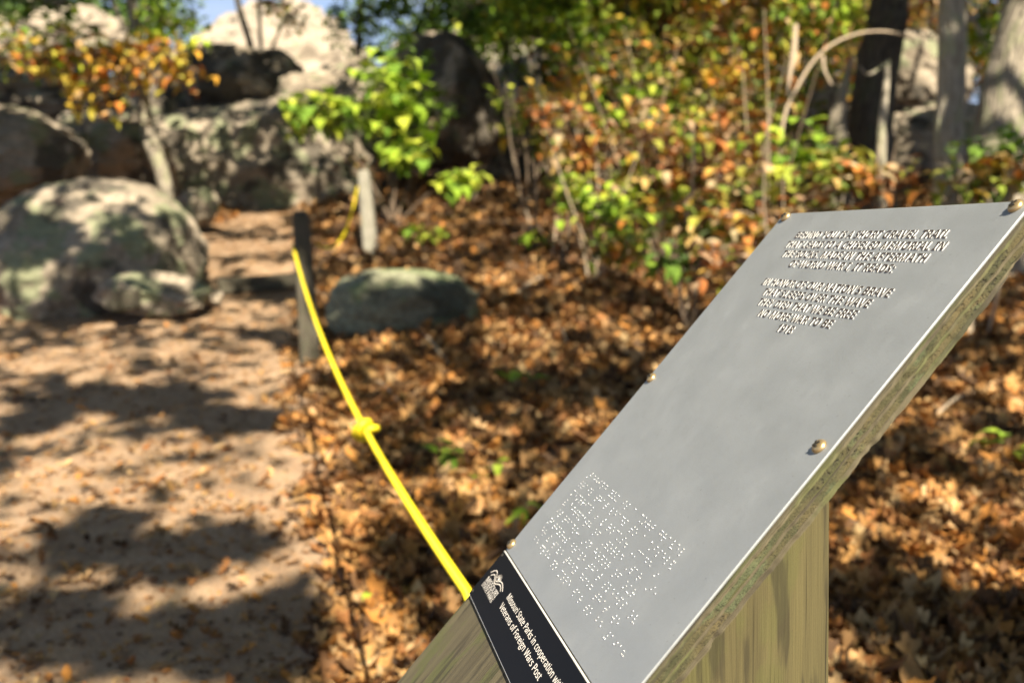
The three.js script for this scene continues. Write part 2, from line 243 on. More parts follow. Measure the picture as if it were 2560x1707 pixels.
boulder('boulder', 'dark boulder behind the arching bare branch', ctr(1850, 200, 2110, 420, 11), [0.65, 0.5, 0.6], { seed: 46, lich: 0.05, dark: 0.36 });
boulder('stone', 'pale broken stone in the brush below the leaning trunk', ctr(2470, 400, 2560, 480, 4.6), [0.12, 0.09, 0.12], { seed: 47, lich: 0.1, dark: 0, cat: 'stone', group: 'stones in the thicket' });

// ---------------------------------------------------------------- the sign
const [wT, wB] = woodTex([0.098, 0.083, 0.031], [0.042, 0.034, 0.013], [0.072, 0.07, 0.02], 3);
const [gT, gB] = woodTex([0.105, 0.092, 0.066], [0.045, 0.038, 0.026], [0.065, 0.068, 0.04], 21);
const [pT, pB] = woodTex([0.115, 0.098, 0.055], [0.034, 0.027, 0.016], [0.07, 0.082, 0.02], 33);
const [lT, lB] = woodTex([0.30, 0.285, 0.235], [0.19, 0.178, 0.145], [0.23, 0.23, 0.17], 45, 512, 256);
Object.assign(M, {
  postWood: new THREE.MeshStandardMaterial({ map: wT, bumpMap: wB, bumpScale: 0.0015, roughness: 0.8 }),
  greyWood: new THREE.MeshStandardMaterial({ map: gT, bumpMap: gB, bumpScale: 0.003, roughness: 0.92 }),  // weathered grey, with shade on the near post put into its tone
  sunlitWood: new THREE.MeshStandardMaterial({ map: lT, bumpMap: lB, bumpScale: 0.002, roughness: 0.9 }),  // lit copy of the post wood, sunlight on the far post in its colour
  ply: new THREE.MeshStandardMaterial({ map: rep(pT, 1.4, 1), bumpMap: rep(pB, 1.4, 1), bumpScale: 0.0012, roughness: 0.85 }),
});
const pits = (u, v) => Math.max(0.8 * sstep(fbm2(u * 46, v * 60, 3), 0.2, 0.4) * sstep(fbm2(u * 6, v * 3, 2), -0.15, 0.25), 0.6 * sstep(n2(u * 210 + 9, v * 260), 0.45, 0.75));
const endT = tex(1024, 1024, (u, v) => { const s = fbm2(u * 7 + 2, v * 9, 4), m = fbm2(u * 5 - 8, v * 6, 4); let c = mixc([0.075, 0.061, 0.026], [0.036, 0.038, 0.015], clamp(0.5 + 1.2 * s, 0, 1)); c = mixc(c, [0.06, 0.075, 0.035], 0.8 * sstep(m, 0.1, 0.35)); c = mixc(c, [0.018, 0.015, 0.009], 0.85 * pits(u, v)); return mixc(c, [0.3, 0.26, 0.15], 0.5 * sstep(n2(u * 300, v * 300), 0.7, 0.9)); });
const endB = grey(1024, 1024, (u, v) => 0.8 - 0.7 * pits(u, v));
M.endGrain = new THREE.MeshStandardMaterial({ map: rep(endT, 1.1), bumpMap: rep(endB, 1.1), bumpScale: 0.0016, roughness: 0.95 });
const scratch = (u, v) => { let q = 0; for (const [a, b, k] of [[1, 0.35, 1], [0.8, -0.6, 4], [0.2, 1, 8]]) { const x = u * a + v * b, y = v * a - u * b; q = Math.max(q, sstep(1 - Math.abs(n2(x * 2.2 + k * 9, y * 55 + k)) * 9, 0.3, 0.9) * sstep(n2(x * 7 + k, y * 21), 0.55, 0.75)); } return q; };
const scuff = grey(1024, 1024, (u, v) => 0.56 + 0.08 * n2(u * 300, v * 300) + 0.07 * fbm2(u * 4, v * 6, 5) - 0.05 * scratch(u, v) + 0.03 * sstep(fbm2(u * 14 + 5, v * 9, 4), 0.2, 0.4));
const plateT = tex(1024, 1024, (u, v) => { const g = 0.62 * (1 + 0.035 * wrapN(u, v, 260, 260, 2) + 0.05 * fbm2(u * 5, v * 5, 3)), s = sstep(n2(u * 90 + 3, v * 90), 0.9, 0.96) + 0.08 * sstep(fbm2(u * 30 + 3, v * 22, 4), 0.25, 0.5); return mixc([g * 0.985, g, g * 1.0], [0.3, 0.285, 0.26], 0.6 * s); });
M.plate = new THREE.MeshPhysicalMaterial({ map: rep(plateT, 3), color: lin(0.58, 0.61, 0.645), roughnessMap: rep(scuff, 3), roughness: 1.0, metalness: 0.62, bumpMap: rep(grainB, 6), bumpScale: 0.00004 });  // neutral metal; bluish sky sheen is put into the base colour
M.letter = [new THREE.MeshStandardMaterial({ color: lin(0.03, 0.022, 0.018), roughness: 0.7 }), new THREE.MeshStandardMaterial({ color: lin(0.62, 0.62, 0.62), roughness: 0.4, metalness: 0.5 })];
M.dot = new THREE.MeshStandardMaterial({ color: lin(0.8, 0.8, 0.8), roughness: 0.22, metalness: 0.9 });
M.screw = new THREE.MeshStandardMaterial({ color: lin(0.42, 0.31, 0.16), roughness: 0.38, metalness: 0.75 });
M.dark = new THREE.MeshStandardMaterial({ color: lin(0.02, 0.017, 0.012), roughness: 0.9 });

const dFar = V(-0.19728871, 0, -0.98034543), dUp = V(0.66557915, 0.73420971, -0.13394212).normalize(), dNor = new THREE.Vector3().crossVectors(dFar.clone().negate(), dUp).normalize();
const CORNER = V(0.24358228, 1.00828437, -0.88202974), PW = 0.308;   // upper far corner of the plate; u runs towards the reader's right, v down the slope
const dAcross = V(dUp.x, 0, dUp.z).normalize();
const spot = (u, v, n = 0) => CORNER.clone().addScaledVector(dFar, -u).addScaledVector(dUp, -v).addScaledVector(dNor, n);
// post: its camera-side face stands 0.224 along the plate; its outer corner is found from the board
const POSTW = 0.14, uFace = 0.226;
const postCorner = V(0.232, 0, 0).addScaledVector(dFar, 0); // refined below
{ const o = spot(uFace, 0), ray = at(2086, 1400, 1).sub(camera.position), t = o.clone().sub(camera.position).dot(dFar) / ray.dot(dFar); postCorner.copy(camera.position).addScaledVector(ray, t); }
const postC = postCorner.clone().addScaledVector(dAcross, -POSTW / 2).addScaledVector(dFar, POSTW / 2); postC.y = groundH(postC.x, postC.z) - 0.02;
const sign = thing('interpretive_sign', 'slanted grey metal sign with raised lettering and braille on a wooden post', 'sign', postC);
const toPlate = new THREE.Matrix4().makeBasis(dFar.clone().negate(), dUp, dNor).setPosition(CORNER.clone().sub(postC));   // x = u, y = -v, z = out of the plate
const signPart = (name, g, m, parent = sign) => mesh(name, g.applyMatrix4(toPlate), m, parent);
// metal plate
const slab = (u0, u1, v0, v1, z0, z1, r) => { const g = new RoundedBoxGeometry(u1 - u0, v1 - v0, z1 - z0, 2, r); g.translate((u0 + u1) / 2, -(v0 + v1) / 2, (z0 + z1) / 2); return g; };
const flatUV = (g, s = 1) => { const p = g.attributes.position, uv = new Float32Array(p.count * 2); for (let i = 0; i < p.count; i++) { uv[i * 2] = p.getX(i) * s; uv[i * 2 + 1] = p.getY(i) * s; } g.setAttribute('uv', new THREE.BufferAttribute(uv, 2)); return g; };
const plate = signPart('metal_plate', flatUV(slab(0, PW, 0, 0.3795, 0.0004, 0.0022, 0.0006)), M.plate);
tag(plate, 'satin grey metal plate with raised text and braille');
const font = await new FontLoader().loadAsync('fonts/droid/droid_sans_bold.typeface.json');
const LINES = [['BEHIND YOU IS A SHORT GRAVEL TRAIL', 28.9, 56, 255.5], ['THAT LEADS TO A CHISELED MEMORIAL IN', 38.9, 52, 262], ['THE ROCKS. MADE IN THE AFTERMATH', 48.8, 59.2, 253.6], ['OF WORLD WAR I, IT READS:', 58.6, 84.5, 228],
  ['IN HONOR OF OUR NATION\u2019S BRAVE', 78.2, 65.3, 246], ['THAT SLEEPS OVER THE WAVE', 88, 79.2, 233], ['THEY DIED THAT WE BE FREE', 98, 84.7, 227.5], ['NO MORE WAR TO BE', 108, 100.2, 209.5], ['1918', 118, 144.8, 168]];
function textLine(str, v, u0, u1, cap, h, z, fnt = font) {
  const g0 = new TextGeometry(str, { font: fnt, size: 1, depth: 0.12, curveSegments: 3, bevelEnabled: false });
  g0.computeBoundingBox(); const b = g0.boundingBox, hT = new TextGeometry('H', { font: fnt, size: 1, depth: 0.1, bevelEnabled: false }); hT.computeBoundingBox();
  g0.translate(-b.min.x, 0, -b.min.z); g0.scale((u1 - u0) / (b.max.x - b.min.x), cap / hT.boundingBox.max.y, h / (b.max.z - b.min.z)); g0.translate(u0, -v, z); return g0;
}
for (const [s, v, a, b] of LINES) signPart('text_line', textLine(s, v / 1000, a / 1000, b / 1000, 0.0070, 0.00042, 0.0022), M.letter, plate);
// braille, eight centred rows of six-dot cells
const BR = { a: '1', b: '12', c: '14', d: '145', e: '15', f: '124', g: '1245', h: '125', i: '24', j: '245', k: '13', l: '123', m: '134', n: '1345', o: '135', p: '1234', q: '12345', r: '1235', s: '234', t: '2345', u: '136', v: '1236', w: '2456', x: '1346', y: '13456', z: '1356', '.': '256', ',': '2', '#': '3456', '^': '6', ':': '25' };
const BR2 = { '/': '1456', '%': '146', '!': '2346', '(': '12356', '+': '346', '<': '345', '$': '1246', ']': '12456', '9': '35', '*': '16', '>': '34', '~': '246' };
const BROWS = ['^behind you is a %ort gravel', 'trail that leads to a *isel$', 'memorial 9 ! rocks. ^made 9', '! aft]math of ^world ^war ^i,', 'it reads: ^in honor of our', 'nation.s brave that sleeps ov', 'er ! wave they died that we', 'be free no more war to be #aiah'];
const dotG = new THREE.SphereGeometry(1, 8, 4, 0, Math.PI * 2, 0, Math.PI / 2).rotateX(Math.PI / 2);
BROWS.forEach((row, k) => {
  const gs = [], pitch = 0.0078, u0 = 0.036;
  [...row].forEach((ch, i) => { for (const n of BR[ch] ?? BR2[ch] ?? '') { const q = +n - 1; gs.push(dotG.clone().scale(0.00072, 0.00072, 0.00055).translate(u0 + i * pitch + (q > 2 ? 0.0025 : 0), -(0.2825 + k * 0.0099 + (q % 3) * 0.0025), 0.0022)); } });
  signPart('braille_row', mergeGeometries(gs), M.dot, plate);
});
// screws: pan head with a cross slot
for (const [u, v] of [[0.0095, 0.0045], [0.2975, 0.0045], [0.0075, 0.187], [0.2965, 0.1875], [0.0035, 0.3725], [0.2965, 0.3725]]) {
  const head = new THREE.LatheGeometry([[0, 0.0030], [0.002, 0.0029], [0.0036, 0.0024], [0.0045, 0.0015], [0.0049, 0.0005], [0.0049, -0.0005], [0, -0.0005]].map(([a, b]) => new THREE.Vector2(a, b)), 20).rotateX(Math.PI / 2).translate(u, -v, 0.0024);
  const sc = signPart('screw', head, M.screw);
  const a = u * 40, bar = (t) => new THREE.BoxGeometry(0.0052, 0.0013, 0.0012).rotateZ(t).translate(u, -v, 0.0024 + 0.0029);
  signPart('cross_slot', mergeGeometries([bar(a), bar(a + Math.PI / 2)]), M.dark, sc);
}
// black strip with white print
const CW = 2048, CH = 320, cv = document.createElement('canvas'); cv.width = CW; cv.height = CH;
{ const c = cv.getContext('2d'), mm = CW / 308, SV = 380.5; const U = (u) => u * mm, Y = (v) => (v - SV) * mm;
  c.fillStyle = '#0b0a0a'; c.fillRect(0, 0, CW, CH); c.fillStyle = '#e9e4de';
  const fit = (s, u0, u1, v, em, f = 'sans-serif') => { c.save(); c.font = em * mm + 'px ' + f; const w = c.measureText(s).width; c.translate(U(u0), Y(v)); c.scale((U(u1) - U(u0)) / w, 1); c.fillText(s, 0, 0); c.restore(); };
  fit('Missouri State Parks in cooperation with', 73, 242, 400.3, 7.6); fit('Veterans of Foreign Wars Post', 74, 209, 409.6, 7.6);
  fit('MISSOURI', 11, 54.5, 409.3, 7.4, 'bold sans-serif'); fit('STATE PARKS', 11, 54.5, 414.6, 5);
  c.fillRect(U(11), Y(410.2), U(43.5), mm * 0.35);
  c.strokeStyle = '#d8d2ca'; c.lineCap = 'round'; c.lineWidth = mm * 0.95;
  const arc = (pts) => { c.beginPath(); c.moveTo(U(pts[0][0]), Y(pts[0][1])); for (let i = 1; i + 2 < pts.length; i += 3) c.bezierCurveTo(U(pts[i][0]), Y(pts[i][1]), U(pts[i + 1][0]), Y(pts[i + 1][1]), U(pts[i + 2][0]), Y(pts[i + 2][1])); c.stroke(); };
  arc([[9, 401], [14, 396], [19, 394], [24, 397], [28, 400], [30, 402.5], [35, 400], [40, 397], [46, 395], [58, 400.5]]);
  arc([[14, 402.3], [18, 399], [21, 398], [25, 400.5], [29, 403], [32, 404], [37, 402], [42, 399.5], [47, 398], [54, 402]]);
  c.lineWidth = mm * 0.6;
  for (let k = 0; k < 9; k++) { const a = Math.PI + k * Math.PI / 8; c.beginPath(); c.moveTo(U(34 + 2.6 * Math.cos(a)), Y(398 + 1.6 * Math.sin(a))); c.lineTo(U(34 + 6.2 * Math.cos(a)), Y(398 + 4 * Math.sin(a))); c.stroke(); }
  c.beginPath(); c.arc(U(34), Y(398), mm * 1.4, 0, Math.PI * 2); c.fill();
}
const printT = new THREE.CanvasTexture(cv); printT.colorSpace = THREE.SRGBColorSpace;
M.strip = new THREE.MeshPhysicalMaterial({ map: printT, roughness: 0.32, specularIntensity: 0.18 });
M.stripSide = new THREE.MeshStandardMaterial({ color: lin(0.62, 0.62, 0.6), metalness: 0.1, roughness: 0.4 });
const strip = signPart('black_strip', slab(0.0005, PW - 0.0005, 0.3805, 0.428, 0.0004, 0.0030, 0.0004), M.stripSide);
{ const g = new THREE.PlaneGeometry(PW - 0.0021, 0.0459); g.translate(PW / 2, -(0.3805 + 0.428) / 2, 0.00325); tag(signPart('printed_face', g, M.strip, strip), 'black printed band with white park lettering and emblem'); }
for (const [u, v] of [[0.005, 0.3845], [0.005, 0.4235], [0.303, 0.3845], [0.303, 0.4235]]) signPart('pin', new THREE.SphereGeometry(0.0016, 12, 6).scale(1, 1, 0.5).translate(u, -v, 0.0033), M.dark, strip);
// plywood board of seven plies, worn along the edge
const board = new THREE.Group(); board.name = 'plywood_board'; sign.add(board);
{ const TK = [0.0021, 0.0043, 0.0017, 0.0045, 0.0034], N = 5; let zz = 0.0001;
  for (let k = 0; k < N; k++) {
    const t = TK[k], zc = zz - t / 2; zz -= t;
    const u0 = -0.003, u1 = PW + 0.0025 + (k % 2 ? -0.0009 : 0.0003) - (k === N - 1 ? 0.001 : 0), v0 = -0.002, v1 = 0.62, g = new THREE.BoxGeometry(u1 - u0, v1 - v0, t * 0.985, 24, 300, 2), p = g.attributes.position;
    g.translate((u0 + u1) / 2, -(v0 + v1) / 2, zc);
    for (let i = 0; i < p.count; i++) {
      const x = p.getX(i), y = p.getY(i), near = sstep(x, u1 - 0.012, u1), low = k === N - 1 ? Math.max(0, fbm2(y * 18, 3, 3)) * 0.011 : 0;
      p.setX(i, x + near * (0.0007 * n2(y * 60 + k * 9, k) + 0.0004 * n2(y * 300, k * 5) - low)); p.setZ(i, p.getZ(i) + near * 0.00035 * n2(y * 40 + 9, k * 0.2));
    }
    g.computeVertexNormals(); grainUV(g, 1, 5, 2.5);
    const m = signPart('ply', g, k % 2 ? M.endGrain : M.ply, board); if (k % 2) m.userData.label = 'dark pitted inner ply of the board';
  }
}
// post: cut off on the slant under the board
{ const h = 1.2, g = new THREE.BoxGeometry(POSTW, h, POSTW, 6, 60, 6), p = g.attributes.position, q = new THREE.Matrix4().makeBasis(dAcross, V(0, 1, 0), dFar.clone().negate());
  g.translate(0, h / 2, 0);
  for (let i = 0; i < p.count; i++) { const x = p.getX(i), y = p.getY(i), z = p.getZ(i);
    const under = spot(0, 0, -0.0162).sub(postC), lim = under.y + (x - under.dot(dAcross)) * (dUp.y / Math.hypot(dUp.x, dUp.z)) - 0.001;
    const e = Math.min(POSTW / 2 - Math.abs(x), POSTW / 2 - Math.abs(z)) < 1e-4 && Math.abs(Math.abs(x) - Math.abs(z)) < 1e-4 ? 0.965 : 1;
    p.setXYZ(i, x * e, Math.min(y, lim), z * e); }
  g.computeVertexNormals(); grainUV(g, 1, 5, 2.5); g.applyMatrix4(q); mesh('post', g, M.postWood, sign);
}

// ---------------------------------------------------------------- rope posts and yellow rope
function ropePost(label, base, w, h, lean, turn, wood = M.greyWood) {
  const t = thing('rope_post', label, 'post', base, 'posts that carry the yellow rope'), g = new RoundedBoxGeometry(w, h + 0.1, w, 5, w * 0.18), p = g.attributes.position;
  g.translate(0, h / 2 - 0.05, 0);
  for (let i = 0; i < p.count; i++) { const y = p.getY(i), top = sstep(y, h - w * 0.5, h); p.setX(i, p.getX(i) * (1 - 0.28 * top)); p.setZ(i, p.getZ(i) * (1 - 0.28 * top)); if (y > h - 0.03) p.setY(i, y - 3 * p.getX(i) ** 2); }
  g.computeVertexNormals(); grainUV(g, 1, 5, 2.5); const shaft = mesh('shaft', g, wood, t);
  const rb = new THREE.TorusGeometry(0.011, 0.0022, 6, 14).rotateY(Math.PI / 2).translate(-w / 2 - 0.002, h * 0.84, 0); mesh('staple', rb, new THREE.MeshStandardMaterial({ color: lin(0.2, 0.19, 0.18), metalness: 0.8, roughness: 0.5 }), t);
  t.rotation.set(0, turn, lean); return t;
}
const P1 = at(776, 905, 4.6), P2 = at(926, 606, 7.4);
P1.y = groundH(P1.x, P1.z); P2.y = groundH(P2.x, P2.z);
const h1 = at(763, 527, 4.6).y - P1.y, h2 = at(908, 426, 7.4).y - P2.y;
ropePost('weathered grey rope post standing beside the squat green boulder', P1, 0.096, h1, 0.015, 0.2);
ropePost('grey rope post coloured pale as sunlit, standing in front of the green sapling', P2, 0.105, h2, 0.045, -0.1, M.sunlitWood);
const ropeMat = new THREE.MeshStandardMaterial({ color: lin(0.56, 0.455, 0.008), roughness: 0.55 });
function rope(label, curve, R = 0.0062, pitch = 0.0145, knotAt) {
  const a = curve.getPointAt(0), t = thing('yellow_rope', label, 'rope', a, 'yellow guide rope'), len = curve.getLength(), N = Math.round(len / pitch * 8), S = 4, fr = curve.computeFrenetFrames(N, false);
  for (let s = 0; s < S; s++) {
    const pos = [], idx = [], r = R * 0.42, off = R * 0.62, rad = 6;
    for (let i = 0; i <= N; i++) { const c = curve.getPointAt(i / N).sub(a), th = i / N * len / pitch * 2 * Math.PI + s * 2 * Math.PI / S, n = fr.normals[i], b = fr.binormals[i], o = n.clone().multiplyScalar(Math.cos(th)).addScaledVector(b, Math.sin(th)), o2 = n.clone().multiplyScalar(-Math.sin(th)).addScaledVector(b, Math.cos(th));
      for (let j = 0; j < rad; j++) { const ph = j / rad * 2 * Math.PI; pos.push(...c.clone().addScaledVector(o, off + r * Math.cos(ph)).addScaledVector(o2, r * Math.sin(ph)).toArray()); if (i < N) { const q = i * rad + j, q2 = i * rad + (j + 1) % rad; idx.push(q, q2, q + rad, q2, q2 + rad, q + rad); } } }
    const g = new THREE.BufferGeometry(); g.setAttribute('position', new THREE.Float32BufferAttribute(pos, 3)); g.setIndex(idx); g.computeVertexNormals(); mesh('strand', g, ropeMat, t);
  }
  if (knotAt !== undefined) { const g = new THREE.TorusKnotGeometry(0.0145, 0.0078, 90, 8, 2, 3); g.rotateX(0.7).rotateY(0.5).translate(...curve.getPointAt(knotAt).sub(a).toArray()); mesh('knot', g, ropeMat, t); }
  return t;
}
function sagCurve(A, B, s, n = 40) { const pts = []; for (let i = 0; i <= n; i++) { const t = i / n; pts.push(A.clone().lerp(B, t).add(V(0, -4 * s * t * (1 - t), 0))); } return new THREE.CatmullRomCurve3(pts); }
const ropeEnd = at(1215, 1548, 0.965), ropeTop = at(731, 612, 4.6);
const c1 = sagCurve(ropeEnd, ropeTop, 0.123);
c1.points.unshift(postC.clone().addScaledVector(dFar, POSTW / 2 + 0.004).setY(ropeEnd.y + 0.01));
let kt = 0; { let best = 1e9; const iv = camera.matrixWorldInverse.copy(camera.matrixWorld).invert(); for (let i = 0; i <= 400; i++) { const p = c1.getPointAt(i / 400).applyMatrix4(iv), y = 853.5 - p.y / -p.z * 2500; if (Math.abs(y - 1075) < best) { best = Math.abs(y - 1075); kt = i / 400; } } }
rope('knotted yellow rope strung between the sign and the weathered rope post', c1, 0.0062, 0.0145, kt);
rope('yellow rope strung between the weathered post and the pale post', sagCurve(P1.clone().add(V(0.05, h1 * 0.78, -0.03)), at(893, 468, 7.34), 0.16), 0.0062, 0.03);

// path edging timbers
function timber(label, a, b, w, h) {
  const mid = a.clone().add(b).multiplyScalar(0.5), L = a.distanceTo(b), t = new RoundedBoxGeometry(L, h, w, 3, 0.012); grainUV(t, 0, 5, 2.5);
  const m = mesh('edging_timber', t, M.greyWood); m.position.copy(mid); m.rotation.y = -Math.atan2(b.z - a.z, b.x - a.x); m.rotation.z = Math.atan2(b.y - a.y, Math.hypot(b.x - a.x, b.z - a.z)); return tag(m, label, 'timber', 'timbers edging the step in the path');
}
timber('short dark timber block set against the flat pale stone slab', at(290, 748, 5.62), at(346, 747, 5.62), 0.16, 0.11);
timber('long grey timber forming a step across the path behind the weathered rope post', at(545, 716, 6.45), at(752, 700, 6.6), 0.1, 0.1);

// ---------------------------------------------------------------- bark, trees, shrubs
const barkT = (l, d, s) => tex(512, 512, (u, v) => { const a = wrapN(u, v, 26, 7, s), b = wrapN(u, v, 70, 24, s + 4), c = wrapN(u, v, 6, 4, s + 9); let k = mixc(d, l, clamp(0.5 + 0.55 * a + 0.3 * b, 0, 1)); return mixc(k, [l[0] * 0.8, l[1] * 0.95, l[2] * 0.7], 0.5 * sstep(c, 0.1, 0.5)); });
const barkB = grey(512, 512, (u, v) => 0.5 + 0.35 * wrapN(u, v, 26, 7, 1) + 0.2 * wrapN(u, v, 70, 24, 5));
const barkMat = (l, d, s) => new THREE.MeshStandardMaterial({ map: rep(barkT(l, d, s), 1.6, 1.2), bumpMap: rep(barkB, 1.6, 1.2), bumpScale: 0.02, roughness: 0.95 });
M.barkGrey = barkMat([0.34, 0.30, 0.235], [0.13, 0.112, 0.085], 2);
M.barkDark = barkMat([0.10, 0.085, 0.065], [0.03, 0.026, 0.02], 5);
M.barkPale = barkMat([0.46, 0.42, 0.34], [0.27, 0.24, 0.185], 8);
M.twig = new THREE.MeshStandardMaterial({ color: lin(0.13, 0.095, 0.065), roughness: 0.95 });
M.twigPale = new THREE.MeshStandardMaterial({ color: lin(0.36, 0.29, 0.21), roughness: 0.95 });

const randIn = (r) => { for (;;) { const v = V(r() * 2 - 1, r() * 2 - 1, r() * 2 - 1); if (v.lengthSq() < 1) return v; } };
function leafQ(r, flat = 0.9) { EU.set(-Math.PI / 2 + (r() - 0.35) * flat * 1.6, r() * Math.PI * 2, (r() - 0.5) * flat, 'YXZ'); return new THREE.Quaternion().setFromEuler(EU); }
// a leafy plant: stems from the base to blobs of foliage, twigs through each blob, leaves along the twigs
function plant(o) {
  const { name, label, cat, base, blobs, pal, leaf, size = 0.07, indiv = 60, stemR = 0.008, stemMat = M.twig, seed = 1, group, stemPaths } = o, r = rng(seed * 131 + 17), t = thing(name, label, cat, base, group), twigs = [], leaves = [];
  blobs.forEach(({ c, rad, n, k: k0 = 8, p = pal, s = size, from }) => {
    const k = Math.max(k0, Math.ceil(n / 9));
    const C = c.clone().sub(base), st = from ? from.clone().sub(base) : V(0, -0.03, 0);
    if (!from) { const mid = C.clone().multiplyScalar(0.55).add(V((r() - 0.5) * 0.12, C.y * 0.12, (r() - 0.5) * 0.12)); mesh('stem', limb([st, mid.clone().multiplyScalar(0.5).add(V((r() - .5) * .06, 0, 0)), mid, C], [stemR, stemR * 0.8, stemR * 0.5, stemR * 0.3], 6, 10), stemMat, t); }
    for (let i = 0; i < k; i++) {
      const e = randIn(r).multiply(V(...rad)).multiplyScalar(1.25).add(C), s0 = from ? st.clone().lerp(C, 0.25 + 0.7 * r()) : C.clone().multiplyScalar(0.6 + 0.4 * r()), m = s0.clone().lerp(e, 0.5).add(V(0, 0.03, 0));
      twigs.push(limb([s0, m, e], [stemR * 0.4, stemR * 0.25, stemR * 0.12], 4, 5));
      const per = Math.ceil(n / k); for (let j = 0; j < per; j++) { const tt = 0.3 + 0.7 * r(), q = s0.clone().lerp(e, tt).add(randIn(r).multiply(V(1, 0.55, 1)).multiplyScalar(s * 0.9)); leaves.push([q, leafQ(r), s * (0.65 + 0.7 * r()), p]); }
    }
  });
  if (o.bare) for (let i = 0; i < o.bare; i++) { const e = V((r() - 0.5) * 0.9, 0.7 + 0.9 * r(), (r() - 0.5) * 0.5); mesh('stem', limb([V((r() - .5) * .2, -0.03, 0), e.clone().multiplyScalar(0.5).add(V((r() - .5) * .12, 0.03, 0)), e], [stemR * 0.7, stemR * 0.5, stemR * 0.2], 5, 8), i % 2 ? M.twigPale : stemMat, t); }
  if (twigs.length) mesh('twigs', mergeGeometries(twigs), stemMat, t, twigs.length > 1 ? 'stuff' : undefined);
  leaves.sort((a, b) => b[2] - a[2]);
  leaves.slice(0, indiv).forEach(([p, q, s, pl]) => { const m = mesh('leaf', pick(leaf, r), pick(palMats[pl], r), t); m.position.copy(p); m.quaternion.copy(q); m.scale.setScalar(s); });
  const rest = leaves.slice(indiv); leaf.forEach((g, gi) => { const L = rest.filter((_, i) => i % leaf.length === gi); if (L.length) instanced('foliage', g, instLeaf, L.map(([p, q, s, pl]) => [p, q, s, vary(pick(PAL[pl], r), r)]), t); });
  return t;
}
const B = (x, y, d, rx, ry, n, extra = {}) => ({ c: at(x, y, d), rad: [px(rx, d), px(ry, d), px((rx + ry) / 2, d)], n, ...extra });
const foot = (x, d) => { const p = at(x, 600, d); return onGround(p.x, -p.z); };
// tree with a trunk through measured points, and foliage blobs
function tree(o) {
  const { name = 'tree', label, pts, radii, bark, blobs = [], pal = 'mixed', leaf = L_oval, size = 0.1, seed = 1, group = 'trees of the wood', indiv = 0, extra = [], rough = 0.12 } = o, base = pts[0].clone(), r = rng(seed * 57 + 3);
  const t = thing(name, label, 'tree', base, group); mesh('trunk', limb(pts.map((p) => p.clone().sub(base)), radii, 16, 40, rough, seed), bark, t);
  for (const [ps, rs, mt] of extra) mesh('limb', limb(ps.map((p) => p.clone().sub(base)), rs, 9, 18, rough, seed + 4), mt ?? bark, t);
  const twigs = [], leaves = [];
  for (const { c, rad, n, k: k0 = 10, p = pal, s = size, from } of blobs) {
    const k = Math.max(k0, Math.ceil(n / 14));
    const C = c.clone().sub(base), f0 = (from ?? pts[pts.length - 1]).clone().sub(base);
    twigs.push(limb([f0, f0.clone().lerp(C, 0.5).add(V(0, 0.05, 0)), C], [radii[radii.length - 1] * 0.45, 0.014, 0.007], 5, 8));
    for (let i = 0; i < k; i++) { const e = randIn(r).multiply(V(...rad)).multiplyScalar(1.2).add(C), s0 = f0.clone().lerp(C, 0.55 + 0.45 * r()); twigs.push(limb([s0, s0.clone().lerp(e, 0.5).add(V(0, 0.04, 0)), e], [0.008, 0.005, 0.002], 4, 4));
      for (let j = 0; j < n / k; j++) leaves.push([s0.clone().lerp(e, 0.35 + 0.7 * r()).add(randIn(r).multiplyScalar(Math.max(...rad) * 0.1 + s)), leafQ(r, 1.2), s * (0.65 + 0.7 * r()), p]); }
  }
  if (twigs.length) { const m = mesh('branches', mergeGeometries(twigs), bark, t); m.userData.kind = 'stuff'; }
  leaves.sort((a, b) => b[2] - a[2]);
  leaves.slice(0, indiv).forEach(([p, q, s, pl]) => { const m = mesh('leaf', pick(leaf, r), pick(palMats[pl], r), t); m.position.copy(p); m.quaternion.copy(q); m.scale.setScalar(s); });
  leaf.forEach((g, gi) => { const L = leaves.slice(indiv).filter((_, i) => i % leaf.length === gi); if (L.length) instanced('crown', g, instLeaf, L.map(([p, q, s, pl]) => [p, q, s, vary(pick(PAL[pl], r), r, 0.4)]), t); });
  return t;
}
const trunkPts = (d, list) => list.map(([x, y]) => at(x, y, d));
const grounded = (d, list) => { const p = trunkPts(d, list); p[0].y = groundH(p[0].x, p[0].z) - 0.08; return p; };

// crooked tree at the left with an orange branch
tree({ name: 'crooked_tree', label: 'crooked slim tree with orange and yellow leaves in front of the rocks', seed: 2, bark: M.barkGrey, pts: grounded(8.7, [[425, 520], [405, 430], [368, 330], [350, 170], [328, 0], [300, -260], [320, -520]]), radii: [0.07, 0.062, 0.056, 0.05, 0.046, 0.04, 0.025], pal: 'gold', size: 0.10, indiv: 160,
  extra: [[trunkPts(8.68, [[342, 130], [310, 70], [275, -10], [240, -160]]), [0.03, 0.026, 0.022, 0.014]], [trunkPts(8.5, [[350, 160], [250, 150], [120, 135], [-20, 120]]), [0.022, 0.018, 0.013, 0.007]], [trunkPts(8.5, [[372, 300], [280, 300], [140, 305], [20, 290]]), [0.018, 0.014, 0.01, 0.006]]],
  blobs: [B(270, 150, 8.3, 120, 80, 170, { from: at(350, 160, 8.6) }), B(400, 130, 8.3, 95, 90, 150, { from: at(350, 160, 8.6) }), B(90, 150, 8.3, 130, 55, 130, { from: at(200, 145, 8.5) }), B(130, 130, 8.4, 160, 70, 110, { from: at(200, 145, 8.5), p: 'lime' }), B(220, 240, 8.3, 110, 60, 60, { from: at(280, 300, 8.5) }), B(430, 60, 8.5, 90, 80, 110, { p: 'lime', from: at(335, 60, 8.6) }), B(100, 20, 9.5, 150, 40, 160, { p: 'green', from: at(275, -10, 8.6) }), B(310, -120, 9, 250, 120, 200, { p: 'green' })] });
